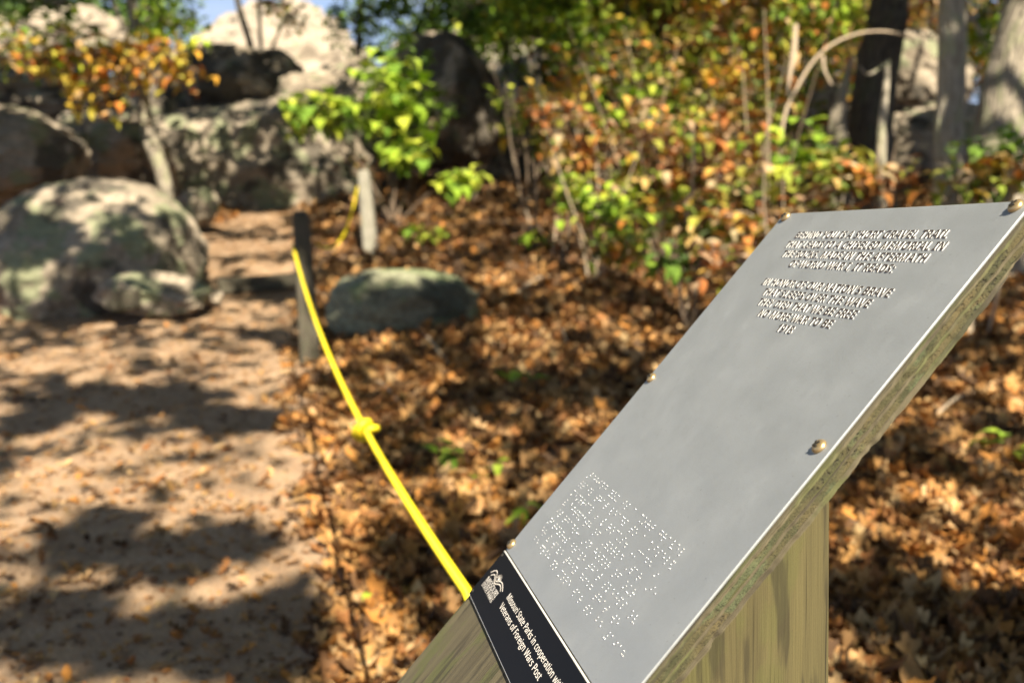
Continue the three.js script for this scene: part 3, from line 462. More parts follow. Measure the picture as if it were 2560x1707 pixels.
// slim dark triple stem on the perched boulder
tree({ name: 'rooted_tree', label: 'slim dark tree with three stems growing behind the perched boulder', seed: 4, bark: M.barkDark, pts: grounded(13, [[640, 300], [628, 130], [600, 30], [585, -40], [560, -200], [580, -420]]), radii: [0.07, 0.048, 0.042, 0.04, 0.035, 0.02], pal: 'green', size: 0.11,
  extra: [[trunkPts(13, [[655, 200], [651, 110], [647, 0], [650, -150]]), [0.035, 0.028, 0.024, 0.014]], [trunkPts(13, [[660, 190], [680, 118], [712, 45], [735, -20]]), [0.025, 0.019, 0.015, 0.01]]],
  blobs: [B(735, 40, 12.8, 60, 50, 70, { p: 'mixed', from: at(712, 45, 13) }), B(600, -190, 13, 260, 130, 700), B(680, 10, 13, 80, 25, 30, { p: 'rust', from: at(648, 10, 13) })] });
// right-hand trunks
tree({ name: 'dark_trunk_tree', label: 'thick dark-barked tree behind the arching bare branch', seed: 6, bark: M.barkDark, rough: 0.18, pts: grounded(6.9, [[2165, 470], [2175, 330], [2195, 170], [2215, 60], [2228, -60], [2250, -400]]), radii: [0.2, 0.165, 0.14, 0.125, 0.12, 0.1], pal: 'mixed', size: 0.09, indiv: 30, blobs: [B(2060, 40, 6.4, 120, 60, 130, { p: 'lime', from: at(2200, -60, 6.9) }), B(1960, 60, 6.4, 110, 70, 110, { p: 'mixed', from: at(2200, -60, 6.9) }), B(2200, -260, 7, 380, 150, 500)] });
tree({ name: 'smooth_trunk_tree', label: 'smooth pale grey tree with a sunlit lower trunk', seed: 7, bark: M.barkPale, pts: grounded(6.1, [[2372, 470], [2374, 330], [2382, 180], [2384, 60], [2380, -60], [2370, -420]]), radii: [0.098, 0.086, 0.083, 0.08, 0.075, 0.06], pal: 'green', blobs: [B(2480, 130, 6.6, 50, 110, 120, { p: 'lime', s: 0.07, from: at(2390, 20, 6.1) }), B(2440, 60, 7, 70, 40, 80, { p: 'green', s: 0.08, from: at(2390, 20, 6.1) }), B(2450, -300, 7, 300, 150, 400)] });
tree({ name: 'leaning_trunk_tree', label: 'big leaning grey tree at the edge of the thicket', seed: 8, bark: M.barkGrey, rough: 0.16, pts: grounded(5.6, [[2505, 420], [2520, 330], [2555, 160], [2585, 20], [2620, -120], [2680, -460]]), radii: [0.22, 0.185, 0.165, 0.16, 0.15, 0.12], pal: 'mixed', blobs: [B(2640, -350, 6, 260, 160, 300)] });
{ const t = tree({ name: 'broken_snag', label: 'broken splintered dead trunk leaning against the dark-barked tree', seed: 9, bark: M.barkGrey, rough: 0.35, pts: grounded(6.6, [[2100, 430], [2096, 330], [2105, 240], [2122, 180], [2132, 140]]), radii: [0.1, 0.085, 0.07, 0.04, 0.008], blobs: [] }); t.userData.category = 'snag'; }
tree({ name: 'sapling', label: 'thin pale bare sapling stem standing close before the dark-barked tree', seed: 10, bark: M.barkPale, pts: grounded(6.2, [[2202, 460], [2206, 330], [2216, 220], [2222, 150]]), radii: [0.036, 0.032, 0.027, 0.012], extra: [[trunkPts(6.2, [[2215, 160], [2170, 185], [2150, 165]]), [0.01, 0.007, 0.004]]], blobs: [], group: 'bare saplings' });
tree({ name: 'bent_sapling', label: 'arching bare bent sapling stem curving over the thicket', seed: 11, bark: M.twigPale, rough: 0.05, pts: grounded(5.6, [[1945, 430], [1960, 300], [1990, 225], [2050, 135], [2120, 92], [2195, 78], [2262, 88], [2290, 105], [2318, 135], [2342, 150]]), radii: [0.011, 0.011, 0.0105, 0.010, 0.0095, 0.009, 0.008, 0.0075, 0.0065, 0.004], extra: [[trunkPts(5.6, [[2058, 140], [2062, 175], [2080, 212]]), [0.01, 0.008, 0.005]], [trunkPts(5.6, [[1990, 62], [1985, 130], [1975, 190], [1970, 240]]), [0.012, 0.016, 0.012, 0.006]]], blobs: [], group: 'bare saplings' });

// bright green sapling in the middle
plant({ name: 'green_sapling', label: 'bright green leafy sapling behind the pale rope post', cat: 'sapling', base: foot(985, 8.3), pal: 'lime', leaf: L_lobe, size: 0.13, indiv: 220, stemR: 0.014, seed: 3,
  blobs: [B(960, 250, 8.2, 90, 100, 170, { k: 14 }), B(800, 260, 8.2, 85, 55, 110, { k: 10, p: 'lime' }), B(1000, 170, 8.6, 80, 80, 90, { p: 'green' }), B(1010, 360, 8.2, 90, 70, 100, { k: 10 }), B(1160, 420, 8.0, 55, 60, 60), B(1100, 260, 8.8, 80, 80, 40, { p: 'green' }), B(890, 400, 8.4, 80, 50, 24, { p: 'rust', s: 0.09 }), B(720, 270, 8.6, 40, 30, 14)] });
plant({ name: 'seedling', label: 'low yellow-green seedling at the foot of the pale rope post', cat: 'seedling', base: foot(1060, 7.2), pal: 'lime', leaf: L_oval, size: 0.10, indiv: 30, stemR: 0.004, seed: 5, group: 'green seedlings', blobs: [B(1065, 585, 7.2, 50, 25, 14, { k: 5 }), B(1020, 570, 7.2, 25, 20, 5, { k: 3 })] });
for (const [x, y, d, n, lb, s] of [[1130, 1100, 3.1, 4, 'two-leaved green seedling in the litter between rope and sign', 0.07], [1225, 1095, 3.0, 4, 'small green seedling in the litter just behind the two-leaved one', 0.06], [1385, 1180, 2.6, 4, 'bright green seedling beside the far edge of the metal plate', 0.065], [1500, 1060, 3.1, 5, 'dark green seedling near the middle screw of the plate', 0.06], [2530, 975, 3.0, 4, 'lime seedling in the leaf litter under the raised end of the sign', 0.075], [1290, 920, 4.0, 5, 'dim green seedling behind the squat green boulder', 0.07], [1330, 510, 6.8, 14, 'broad-leaved dull green seedling at the edge of the dark hollow', 0.11], [900, 1330, 2.2, 2, 'tiny green sprout beside the taut part of the rope', 0.03]])
  plant({ name: 'seedling', label: lb, cat: 'seedling', base: foot(x, d), pal: 'lime', leaf: L_oval, size: s, indiv: 20, stemR: 0.0025, seed: Math.round(x), group: 'green seedlings', blobs: [{ c: at(x, y, d).setY(foot(x, d).y + s * 0.9), rad: [s * 0.9, s * 0.35, s * 0.9], n, k: 3 }] });

// autumn thicket
const THK = [
  ['open airy shrub of small golden leaves reaching up beside the tall green and gold shrub', 1500, 7.8, 'mixed', [[1460, 60, 7.9, 130, 60, 90, 'lime'], [1560, 160, 7.6, 130, 70, 90], [1420, 190, 7.6, 110, 60, 70, 'gold']]],
  ['open airy shrub of pale yellow leaves behind the arching bare branch', 1880, 7.9, 'gold', [[1900, 60, 7.9, 140, 60, 110, 'mixed'], [1800, 30, 8, 120, 50, 80], [2000, 170, 7.7, 100, 60, 60, 'lime']]],
  ['leafy yellow-green shrub crowded under the tall green and gold shrub', 1600, 6.7, 'lime', [[1560, 250, 6.7, 110, 70, 60], [1760, 300, 6.6, 120, 80, 70], [1900, 230, 6.5, 100, 70, 60, 'mixed']]],
  ['pale tan shrub in front of the dark boulder of the thicket', 1990, 7.4, 'mixed', [[1960, 260, 7.4, 110, 90, 90], [2060, 330, 7.2, 90, 70, 70], [1850, 120, 7.6, 120, 90, 90, 'gold']]],
  ['low tangled shrub of yellow-green leaves before the grey granite slope', 1330, 6.9, 'mixed', [[1330, 270, 7, 100, 60, 60], [1280, 240, 7, 50, 40, 20, 'lime'], [1390, 330, 7, 90, 70, 70]]],
  ['shrub with orange-red tips beside the dark hollow', 1400, 6.4, 'rust', [[1390, 270, 6.4, 90, 40, 40], [1470, 330, 6.4, 90, 70, 90], [1440, 430, 6.4, 80, 60, 60, 'mixed']]],
  ['yellow-leaved shrub hanging over the leaf litter', 1470, 6.0, 'lime', [[1440, 490, 6, 80, 50, 50], [1540, 530, 5.9, 90, 60, 60], [1560, 620, 5.7, 80, 50, 40, 'mixed']]],
  ['dense rust and gold shrub in the middle of the thicket', 1640, 6.3, 'rust', [[1620, 330, 6.3, 110, 90, 140], [1700, 420, 6.3, 100, 80, 130], [1600, 450, 6.2, 100, 70, 100, 'mixed']]],
  ['tall green and gold shrub rising above the thicket', 1720, 7.2, 'mixed', [[1660, 130, 7.2, 120, 80, 140], [1780, 90, 7.2, 110, 70, 130], [1700, 230, 7, 120, 80, 140], [1830, 190, 7, 90, 80, 80, 'gold']]],
  ['pale dry shrub of tan leaves below the arching bare branch', 1850, 5.9, 'rust', [[1820, 330, 5.9, 100, 80, 110], [1920, 400, 5.8, 100, 70, 120], [1800, 460, 5.7, 90, 60, 90]]],
  ['green shrub with rounded leaves below the arching bare branch', 1900, 5.3, 'lime', [[1960, 370, 5.4, 70, 50, 40], [2040, 350, 5.4, 60, 50, 30], [1880, 480, 5.2, 80, 50, 40, 'mixed']]],
  ['low orange and green shrub in front of the dark-barked tree', 2120, 5.2, 'mixed', [[2100, 410, 5.2, 90, 50, 80], [2200, 430, 5.1, 90, 40, 70, 'rust'], [2020, 450, 5.1, 80, 50, 60]]],
  ['dark leafy shrub with one large pointed orange leaf, below the leaning tree', 2430, 4.5, 'green', [[2400, 430, 4.5, 70, 50, 40, 'mixed'], [2480, 370, 4.6, 70, 50, 50], [2540, 420, 4.4, 60, 50, 40, 'mixed']]],
  ['thin shrub of mixed leaves over the raised edge of the sign', 1720, 4.9, 'mixed', [[1700, 520, 4.9, 90, 60, 50], [1800, 560, 4.7, 80, 50, 40], [1690, 640, 4.6, 60, 60, 30, 'green']]],
  ['sparse green and red shrub on the slope left of the snag', 1560, 8, 'green', [[1520, 200, 8.2, 100, 70, 110], [1440, 130, 8.4, 100, 60, 120], [1580, 110, 8.5, 100, 60, 120, 'mixed']]],
  ['brown-leaved low shrub over the litter behind the sign', 1950, 4.6, 'rust', [[1900, 540, 4.6, 100, 40, 60], [2050, 510, 4.6, 100, 40, 60], [1780, 640, 4.4, 70, 50, 24]]],
];
THK.forEach(([lb, x, d, pal, bl], i) => plant({ name: 'shrub', label: lb, cat: 'shrub', base: foot(x, d), pal, leaf: L_oval, size: 0.085, indiv: 130, stemR: 0.009, seed: 40 + i, group: 'shrubs of the autumn thicket', stemMat: i % 3 ? M.twig : M.twigPale, bare: 2, blobs: bl.map(([a, b, c, e, f, n, p]) => B(a, b, c, e, f, Math.round(n * 1.55), { p: p ?? pal, k: 16 })) }));

// slim saplings on the slope
[[1375, 10.5, 0.032, 'dark', 'mixed'], [1412, 11, 0.028, 'dark', 'lime'], [1335, 9.6, 0.026, 'dark', 'lime'], [1180, 12.5, 0.04, 'dark', 'green'], [1060, 12, 0.03, 'dark', 'green'], [1270, 13, 0.035, 'dark', 'mixed'], [1600, 9.5, 0.03, 'grey', 'mixed'], [1700, 10, 0.05, 'dark', 'mixed'], [1800, 9, 0.025, 'pale', 'gold'], [880, 13, 0.05, 'dark', 'green']].forEach(([x, d, r, bk, pal], i) => {
  const R = rng(900 + i), lean = (R() - 0.5) * 60, words = ['with a bowed tip', 'with twin forks', 'standing straight', 'with a kinked stem', 'among dark leaves'];
  tree({ name: 'sapling', label: ['slim dark sapling before the grey granite slope', 'second slim dark sapling before the grey granite slope, farther back', 'slim sapling at the corner of the dark hollow', 'dark stem rising behind the tall dark boulder', 'dark-leaved stem rising over the bright green sapling', 'dark stem against the lower sunlit shelf', 'slim grey sapling in the middle of the thicket', 'stout dark sapling behind the dense rust shrub', 'pale slender sapling with golden leaves', 'dark tree standing over the gap of blue sky'][i], seed: 60 + i, bark: { dark: M.barkDark, grey: M.barkGrey, pale: M.barkPale }[bk],
    pts: grounded(d, [[x, 560], [x + lean * 0.2, 380], [x + lean * 0.5, 200], [x + lean * 0.8, 20], [x + lean, -200]]), radii: [r, r * 0.95, r * 0.85, r * 0.75, r * 0.5], pal, size: 0.095, group: 'slim saplings on the slope', leaf: pal === 'green' ? L_lobe : L_oval,
    blobs: [B(x + lean * 0.8, 60, d, 110, 70, 300, { from: at(x + lean * 0.6, 120, d) }), B(x + lean - 60, -40, d, 140, 80, 220), B(x + lean + 70, 20, d, 120, 70, 160, { from: at(x + lean * 0.8, 20, d) })] });
});
// understory between the thicket and the far wood
[[1310, 11.5, 'lime', 'lime-leaved understory tree over the dark hollow'], [1460, 10, 'glow', 'yellow-green understory tree rising over the rust-tipped shrub'], [1590, 9.2, 'glow', 'golden-green understory tree over the dense rust shrub'], [1720, 10.5, 'glow', 'broad understory tree of yellow and orange leaves in mid thicket'], [1860, 9.6, 'gold', 'golden understory tree just behind the arching bare branch'], [2010, 10.8, 'glow', 'yellowing understory tree beside the broken snag'], [2300, 12, 'rust', 'tan understory tree seen between the two right-hand trunks']].forEach(([x, d, pal, label], i) => {
  const R = rng(1300 + i), l = (R() - 0.5) * 70;
  tree({ name: 'understory_tree', label, seed: 130 + i, bark: i % 2 ? M.barkGrey : M.barkDark, group: 'understory trees', pts: grounded(d, [[x, 500], [x + l * 0.3, 330], [x + l * 0.6, 160], [x + l, -20], [x + l, -180]]), radii: [0.03, 0.028, 0.025, 0.02, 0.012], pal, size: 0.10, indiv: 60,
    blobs: [B(x - 40, 290, d, 120, 60, 130, { from: at(x + l * 0.4, 300, d) }), B(x + 60, 200, d, 120, 60, 190, { from: at(x + l * 0.5, 220, d) }), B(x - 60, 110, d, 130, 60, 240, { from: at(x + l * 0.7, 130, d) }), B(x + 50, 30, d, 130, 60, 260), B(x - 20, -70, d, 140, 60, 220)] });
});
// background wood
[[1500, 20, 'mixed', 0], [1650, 24, 'mixed', 1], [1830, 19, 'gold', 2], [2000, 22, 'mixed', 3], [2150, 26, 'rust', 4], [2300, 28, 'rust', 5], [2480, 21, 'mixed', 6], [1350, 25, 'mixed', 7], [1200, 27, 'lime', 8], [1150, 26, 'green', 9], [250, 18, 'green', 10], [60, 16, 'green', 11], [-120, 15, 'green', 12], [2660, 17, 'mixed', 13], [400, 30, 'green', 14], [1750, 33, 'rust', 15], [2080, 34, 'gold', 16], [2900, 13, 'mixed', 17], [3250, 16, 'rust', 18], [3600, 12, 'gold', 19]].forEach(([x, d, pal, i]) => {
  const R = rng(700 + i), l = (R() - 0.5) * 80, dense = d > 20 ? 1.3 : 1;
  tree({ name: 'background_tree', label: ['green and gold tree behind the grey slope', 'tall mixed-colour tree behind the tall thicket shrub', 'golden tree showing over the arching branch', 'yellowing tree behind the dark boulder of the thicket', 'rust-coloured tree behind the dark-barked tree', 'pinkish brown tree between the two right-hand trunks', 'yellowing tree beside the leaning tree', 'yellow-green tree above the dark hollow', 'lime green tree above the lower sunlit shelf', 'green tree over the tall dark boulder', 'dark green tree behind the crooked tree', 'dark green tree over the sunlit pale boulders', 'dark green tree past the overhanging boulder', 'mixed-colour tree beyond the leaning tree', 'thin green tree beside the open sky', 'far rust tree deep in the wood', 'far golden tree deep in the wood', 'mixed-colour tree on the bank outside the thicket', 'rust-coloured tree on the bank outside the thicket', 'golden tree on the bank outside the thicket'][i], seed: 80 + i, bark: i % 2 ? M.barkGrey : M.barkDark, group: 'trees of the background wood',
    pts: grounded(d, [[x, 420], [x + l * 0.2, 250], [x + l * 0.6, 60], [x + l, -200], [x + l, -400]]), radii: [0.16, 0.14, 0.12, 0.09, 0.05], pal, size: 0.16,
    blobs: (i === 14 ? [] : [B(x - 20, 210, d, 170, 80, 420 * dense, { from: at(x + l * 0.3, 200, d) }), B(x - 90, 120, d, 150, 90, 800 * dense, { from: at(x + l * 0.5, 90, d) }), B(x + 110, 60, d, 150, 90, 900 * dense, { from: at(x + l * 0.6, 60, d) })]).concat([B(x, -60, d, 220, 120, 1500), B(x + l, -260, d, 260, 140, 1200)]).filter((b, k) => !(i === 14 || (i >= 10 && i <= 12 && k > 2))).concat(i === 14 ? [B(440, -60, d, 50, 60, 60)] : []) });
});

// ---------------------------------------------------------------- unseen canopy overhead and behind, its leaves cleared and clustered to place dappled shade
const shadowXY = (p) => [p.x - SUN.x / SUN.y * p.y, p.z - SUN.z / SUN.y * p.y];
const LIT = [], DIM = [], OPEN = [];
const groundPix = (x, y) => { const o = camera.position, ray = at(x, y, 1).sub(o); let t = 0.5; for (; t < 40; t += 0.02) { const p = o.clone().addScaledVector(ray, t); if (p.y < groundH(p.x, p.z)) return p; } return o.clone().addScaledVector(ray, 12); };
const lit = (p, r) => LIT.push([...shadowXY(p), r]), dim = (p, r, n) => DIM.push([...shadowXY(p), r, n]);
for (const [x, y, r] of [[150, 1190, 0.34], [330, 1130, 0.3], [60, 1330, 0.26], [220, 1240, 0.26], [420, 1200, 0.2], [620, 1160, 0.2], [480, 1300, 0.14], [640, 930, 0.22], [700, 1010, 0.16], [560, 900, 0.2], [250, 880, 0.22], [90, 930, 0.17], [430, 880, 0.2], [560, 800, 0.2], [700, 790, 0.16], [620, 620, 0.5], [560, 560, 0.55], [660, 540, 0.4], [700, 680, 0.3], [480, 690, 0.3], [900, 960, 0.16], [1060, 1000, 0.16], [1120, 1220, 0.14], [960, 1260, 0.13], [1250, 700, 0.3], [1400, 650, 0.3], [1300, 880, 0.2], [1480, 820, 0.2], [1360, 560, 0.3], [2300, 1060, 0.2], [2450, 1150, 0.18], [2200, 1330, 0.16], [2350, 1400, 0.14], [2500, 980, 0.2], [1250, 1330, 0.1], [640, 1530, 0.12], [480, 1390, 0.09], [700, 1330, 0.1], [560, 1250, 0.1], [330, 1330, 0.1], [850, 1180, 0.1], [300, 1500, 0.09], [760, 1440, 0.08], [100, 1620, 0.09], [240, 1650, 0.07], [900, 1600, 0.08], [540, 1480, 0.06], [450, 1260, 0.1], [600, 1230, 0.1], [520, 1320, 0.09], [640, 1290, 0.08], [700, 1400, 0.07], [420, 1350, 0.08], [380, 1270, 0.1], [780, 1270, 0.07], [330, 1440, 0.07], [450, 1530, 0.08], [620, 1440, 0.06], [500, 960, 0.12], [350, 950, 0.12], [150, 1480, 0.12], [420, 1580, 0.09]]) lit(groundPix(x, y), r * (x < 1000 && y > 700 ? 0.68 : 0.9));
for (const [x, y, d, r] of [[960, 710, 5.1, 0.13], [1000, 720, 5.1, 0.1], [905, 500, 7.35, 0.3], [925, 580, 7.35, 0.25], [950, 250, 8.2, 0.75], [820, 260, 8.2, 0.5], [1150, 420, 8, 0.45], [980, 380, 8.1, 0.5], [330, 470, 6.4, 0.25], [200, 560, 6.1, 0.2], [440, 520, 6.5, 0.2], [280, 170, 8.3, 0.75], [420, 150, 8.3, 0.5], [100, 160, 8.3, 0.5], [390, 380, 8.6, 0.25], [760, 215, 11, 0.4], [330, 450, 6.3, 0.2], [2375, 330, 6, 0.5], [2378, 200, 6, 0.3], [2520, 260, 5.4, 0.55], [2215, 300, 6.2, 0.2], [2300, 200, 10, 0.8], [1650, 350, 6.2, 0.6], [1720, 150, 7.1, 0.8], [1900, 400, 5.8, 0.5], [2050, 430, 5.1, 0.4], [1480, 500, 6, 0.4], [1450, 280, 6.5, 0.4], [1800, 560, 4.7, 0.3], [2120, 90, 5.6, 0.3], [1985, 230, 5.6, 0.2], [2040, 50, 6.4, 0.5], [1700, 650, 4.5, 0.3]]) lit(at(x, y, d), r);
for (const [u, v, r] of [[0.16, 0.19, 0.2], [0.2, 0.03, 0.2], [0.15, 0.36, 0.2], [0.05, 0.33, 0.16]]) OPEN.push([...shadowXY(spot(u, v)), r]); OPEN.push([...shadowXY(spot(0.29, 0.27)), 0.16], [...shadowXY(spot(0.2, 0.3)), 0.18], [...shadowXY(at(965, 705, 5.15)), 0.15]); for (let t = 0; t <= 1; t += 0.04) { const q = shadowXY(c1.getPointAt(t)); OPEN.push([...q, 0.11]); LIT.push([...q, 0.13]); } lit(spot(0.16, 0.19), 0.32); lit(spot(0.28, 0.28), 0.3); lit(at(965, 705, 5.15), 0.17); lit(spot(0.2, 0.03), 0.22); lit(spot(0.15, 0.36), 0.3); lit(spot(0.05, 0.33), 0.28); for (const t of [0.1, 0.25, 0.4, 0.6, 0.8]) lit(c1.getPointAt(t), 0.19); lit(spot(0.31, 0.1, -0.02), 0.1);
for (const [x, y, d, r, n] of [[765, 700, 4.6, 0.16, 180], [770, 560, 4.6, 0.12, 120], [1110, 250, 10.2, 0.55, 1900], [1150, 180, 10.2, 0.5, 1300], [1050, 330, 10, 0.5, 1300], [1000, 160, 10.2, 0.3, 500], [1980, 300, 10.7, 0.6, 1300], [1400, 380, 13.5, 0.7, 1200], [2380, 390, 9.2, 0.5, 600], [90, 620, 6, 0.25, 260], [300, 640, 5.95, 0.2, 200], [60, 470, 8, 0.5, 900], [60, 340, 7.7, 0.5, 900], [100, 260, 10.4, 0.6, 900], [250, 400, 9.3, 0.4, 500], [1300, 400, 12, 0.7, 1500], [2170, 250, 6.7, 0.3, 350], [2190, 60, 6.7, 0.3, 300], [1700, 820, 3.6, 0.3, 300], [480, 240, 11.3, 0.3, 500], [600, 190, 11.2, 0.35, 350], [640, 440, 9.8, 0.35, 350], [2380, 150, 6, 0.15, 80], [920, 810, 5, 0.12, 130], [1130, 760, 5.05, 0.16, 220], [1060, 820, 5, 0.12, 130], [850, 740, 5.1, 0.07, 60], [1860, 1560, 0.66, 0.05, 40], [1700, 1650, 0.66, 0.05, 40]]) dim(at(x, y, d), r, n);
for (const [x, y, r, n] of [[620, 1060, 0.16, 160], [400, 1000, 0.2, 220], [760, 960, 0.15, 130], [900, 1450, 0.15, 140], [750, 1550, 0.16, 180], [560, 1600, 0.14, 150], [1200, 1000, 0.15, 120], [1350, 1000, 0.18, 160], [700, 740, 0.2, 130], [160, 1010, 0.16, 160], [300, 1000, 0.13, 130], [520, 1045, 0.13, 130], [240, 1340, 0.11, 110], [430, 1400, 0.12, 120], [580, 1370, 0.11, 110], [120, 1560, 0.13, 160], [350, 1610, 0.13, 160], [690, 1640, 0.13, 160], [80, 1060, 0.12, 120], [2250, 1550, 0.16, 200], [2450, 1600, 0.16, 200], [2100, 900, 0.2, 150], [200, 800, 0.2, 150]]) dim(groundPix(x, y), r, n);
{
  const R = rng(4242), TREES = [['unseen broad-leaved tree behind the viewpoint, crown shaped for dappled shade', 3.4, 3.2], ['unseen tree overhanging the path from behind, crown shaped for dappled shade', -3.2, 4.6], ['unseen tall tree at the side of the thicket, crown shaped for dappled shade', 5.2, -0.6], ['unseen tree past the left side of the path, crown shaped for dappled shade', -5.4, -0.4], ['unseen leafy tree down the slope behind the path, crown shaped for dappled shade', 0.6, 7.6]], lists = TREES.map(() => []), pos = [];
  const put = (a, b, h) => { const p = V(a + SUN.x / SUN.y * h, h, b + SUN.z / SUN.y * h); let k = 0, bd = 1e9; TREES.forEach(([, x, z], i) => { const q = (x - p.x) ** 2 + (z - p.z) ** 2; if (q < bd) { bd = q; k = i; } }); lists[k].push(p); };
  for (let i = 0; i < 330000; i++) {
    const a = -8.5 + 17 * R(), b = -17.5 + 19 * R();
    const f = fbm2(a * 0.9 + 4, b * 0.9, 3) * 0.7 + 0.5 * n2(a * 2.9, b * 2.9) + 0.45 * n2(a * 6.5, b * 6.5), keep = sstep(f, -0.3, 0.4); if (R() > keep * (b < -9 ? 0.95 : 0.62)) continue;
    let skip = false; for (const [x, y, r] of LIT) { const q = Math.hypot(a - x, b - y) + 0.07 * n2(a * 9, b * 9); if (q < r * (0.75 + 0.5 * R())) { skip = true; break; } } if (skip) continue;
    put(a, b, 4.2 + 3.0 * R());
  }
  for (const [x, y, r, n] of DIM) for (let i = 0; i < n; i++) { const q = Math.sqrt(R()) * r, th = R() * 2 * Math.PI, a = x + q * Math.cos(th), b = y + q * Math.sin(th), hgt = 4.2 + 1.8 * R(); if (!OPEN.some((o) => Math.hypot(a - o[0], b - o[1]) < o[2])) put(a, b, hgt); }
  TREES.forEach(([label, x, z], k) => {
    const base = onGround(x, -z, -0.1), t = thing('unseen_shade_tree', label, 'tree', base, 'unseen trees with crowns shaped for dappled shade'), L = lists[k]; if (!L.length) return;
    const top = V(0.2, 6.0, -0.2); mesh('trunk', limb([V(0, 0, 0), V(0.05, 2, 0.04), V(-0.08, 3.6, 0.02), top], [0.22, 0.17, 0.14, 0.06], 14, 30, 0.15, k), M.barkGrey, t);
    const bs = []; for (let i = 0; i < 34; i++) { const e = L[Math.floor(R() * L.length)].clone().sub(base), s = V(0, 0, 0).lerp(top, 0.6 + 0.38 * R()), mid = s.clone().lerp(e, 0.5).add(V(0, 0.35, 0)); const way = new THREE.CatmullRomCurve3([s, mid, e]); if (Array.from({ length: 91 }, (_, n) => n / 90).some((q) => { const [a, b] = shadowXY(way.getPoint(q).add(base)); return OPEN.some((o) => Math.hypot(a - o[0], b - o[1]) < o[2] + 0.14); })) continue; bs.push(limb([s, s.clone().lerp(e, 0.5).add(V(0, 0.35, 0)), e], [0.05, 0.028, 0.008], 5, 8)); }
    mesh('branches', mergeGeometries(bs), M.barkGrey, t, 'stuff');
    L_oval.forEach((g, gi) => { const S = L.filter((_, i) => i % 3 === gi); if (S.length) instanced('crown', g, instLeaf, S.map((p) => [p.clone().sub(base), leafQ(R, 1.3), 0.09 + 0.045 * R(), vary(pick(R() < 0.7 ? PAL.green : PAL.mixed, R), R)]), t); });
  });
}

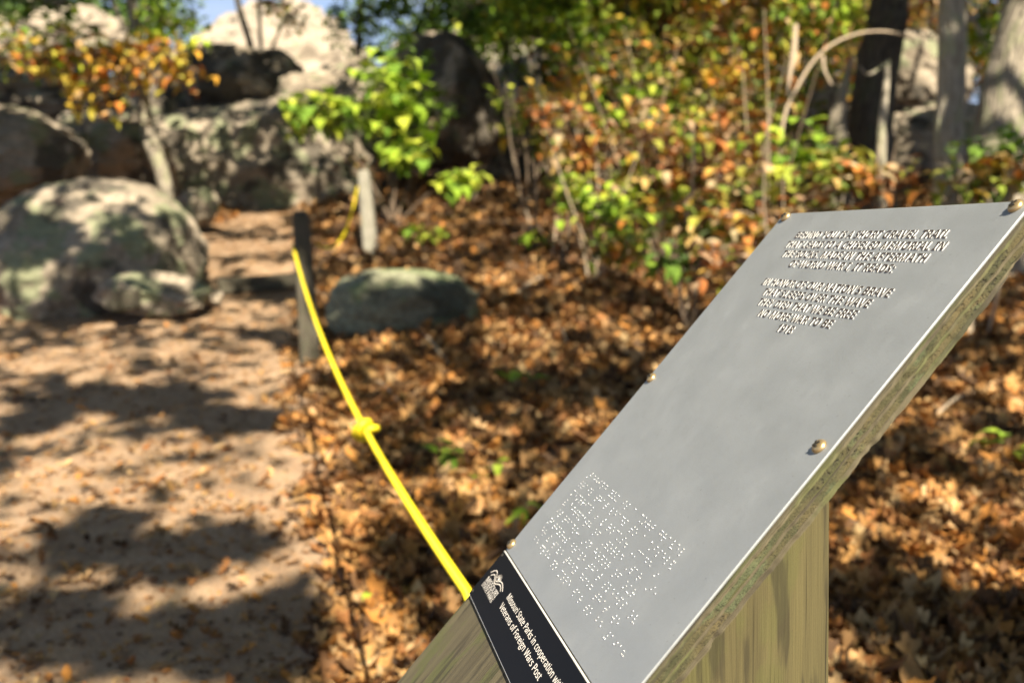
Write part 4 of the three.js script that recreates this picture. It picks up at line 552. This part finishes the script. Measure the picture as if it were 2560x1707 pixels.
// ---------------------------------------------------------------- leaf litter and small things on the ground
{
  const R = rng(99), all = [], bits = [];
  const lie = (x, d, s, tilt) => { EU.set(-Math.PI / 2 + (R() - 0.5) * tilt, R() * Math.PI * 2, (R() - 0.5) * tilt + (R() < 0.35 ? Math.PI : 0), 'YXZ'); return [V(x, groundH(x, -d) + 0.008 + s * 0.12 * R(), -d), new THREE.Quaternion().setFromEuler(EU), s]; };
  for (let i = 0; i < 350000; i++) {
    const d = 0.7 + 15 * Math.pow(R(), 1.35), x = R() < 0.16 ? 0.62 * d + 0.7 + R() * 4 : (R() * 2 - 1) * (0.62 * d + 0.7), pn = pathness(x, d), cover = pn < -0.05 ? 1 : pn < 0.16 ? lerp(1, 0.08, (pn + 0.05) / 0.21) : 0.05 + 0.12 * sstep(n2(x * 1.5, d * 1.5), 0.1, 0.7);
    const bald = 1 - 0.6 * sstep(n2(x * 0.9 + 8, d * 0.9), 0.35, 0.75); const want = bald * (d < 3 ? 1 : d < 6 ? 0.75 : 0.5) * 0.62; if (R() > cover * want) continue;
    const q = lie(x, d, pn > 0.1 ? 0.022 + 0.034 * R() : 0.038 + 0.055 * R() + (R() < 0.07 ? 0.045 * R() : 0), pn > 0.1 ? 0.5 : 0.9); all.push([...q, vary(pick(PAL.litter, R), R, 0.5)]);
  }
  for (let i = 0; i < 70000; i++) { const d = 0.9 + 10 * Math.pow(R(), 1.2), x = pathL(d) - 0.4 + R() * (pathR(d) + 0.7 - pathL(d)); if (pathness(x, d) < -0.1 || R() > 0.6 + 0.4 * n2(x * 2, d * 2)) continue; bits.push([...lie(x, d, 0.01 + 0.02 * R(), 0.8), vary(pick(PAL.litter, R), R, 0.6)]); }
  // the leaves that show largest are things of their own
  all.sort((a, b) => a[0].distanceTo(camera.position) / a[2] - b[0].distanceTo(camera.position) / b[2]);
  const iv = camera.matrixWorld.clone().invert(), inView = (p) => { const q = p.clone().applyMatrix4(iv), X = q.x / -q.z * 2500 + 1280, Y = 853.5 - q.y / -q.z * 2500; return X > 0 && X < 2560 && Y < 1707 && Y > 0 && !(X > 1050 && X < 2090 && Y > 1300); };
  const big = [], rest = []; for (const l of all) (big.length < 240 && inView(l[0]) ? big : rest).push(l);
  const words = ['tan', 'rust', 'light brown', 'pale', 'dark brown', 'orange', 'blackish', 'sandy brown'];
  big.forEach(([p, q, s], i) => { const ci = Math.floor(R() * 8), m = mesh('fallen_leaf', L_oak[i % 4], palMats.litter[ci], null); m.position.copy(p); m.quaternion.copy(q); m.scale.setScalar(s); tag(m, 'curled ' + words[ci] + ' fallen ' + (i % 4 === 3 ? 'oval' : 'lobed oak') + ' leaf on top of the litter', 'leaf', 'curled ' + words[ci] + ' leaves on the ground'); });
  L_oak.forEach((g, gi) => tag(instanced('leaf_litter', g, instDry, rest.filter((_, i) => i % 4 === gi)), ['brown lobed leaf litter covering the wood floor', 'tightly curled brown leaf litter on the wood floor', 'flat brown leaf litter on the wood floor', 'oval brown leaf litter on the wood floor'][gi], 'leaf litter'));
  tag(instanced('leaf_crumbs', leafGeo(ovalP, 3, { fold: 0.2, droop: 0.3 }), instDry, bits), 'crumbled leaf fragments strewn over the gravel path', 'leaf litter');
  // sticks
  for (const [x0, y0, x1, y1, lb, r] of [[1010, 800, 1120, 925, 'thin grey stick leaning from the squat green boulder', 0.008], [1200, 470, 1180, 520, 'short pale forked stick at the edge of the dark hollow', 0.01], [2330, 1060, 2440, 1000, 'bent grey stick in the litter right of the sign', 0.006], [1395, 830, 1420, 880, 'small twig upright in the litter', 0.005], [2250, 860, 2420, 800, 'slanting twig behind the raised end of the sign', 0.005], [2560, 700, 2470, 725, 'pale bare stick poking from under the sign edge', 0.006], [930, 960, 1010, 1040, 'short brown twig lying near the knot of the rope', 0.005], [1290, 740, 1390, 700, 'fallen branch lying beyond the squat green boulder', 0.009]]) {
    const a = groundPix(x0, y0), b = groundPix(x1, y1); a.y += 0.02; b.y += 0.03; const m = a.clone().lerp(b, 0.5).add(V(0, 0.03, 0.02)), s = mesh('fallen_stick', limb([V(0, 0, 0), m.sub(a), b.clone().sub(a)], [r, r * 0.8, r * 0.5], 6, 8), M.twigPale); s.position.copy(a); tag(s, lb, 'stick', 'fallen sticks');
  }
}
renderer.render(scene, camera);
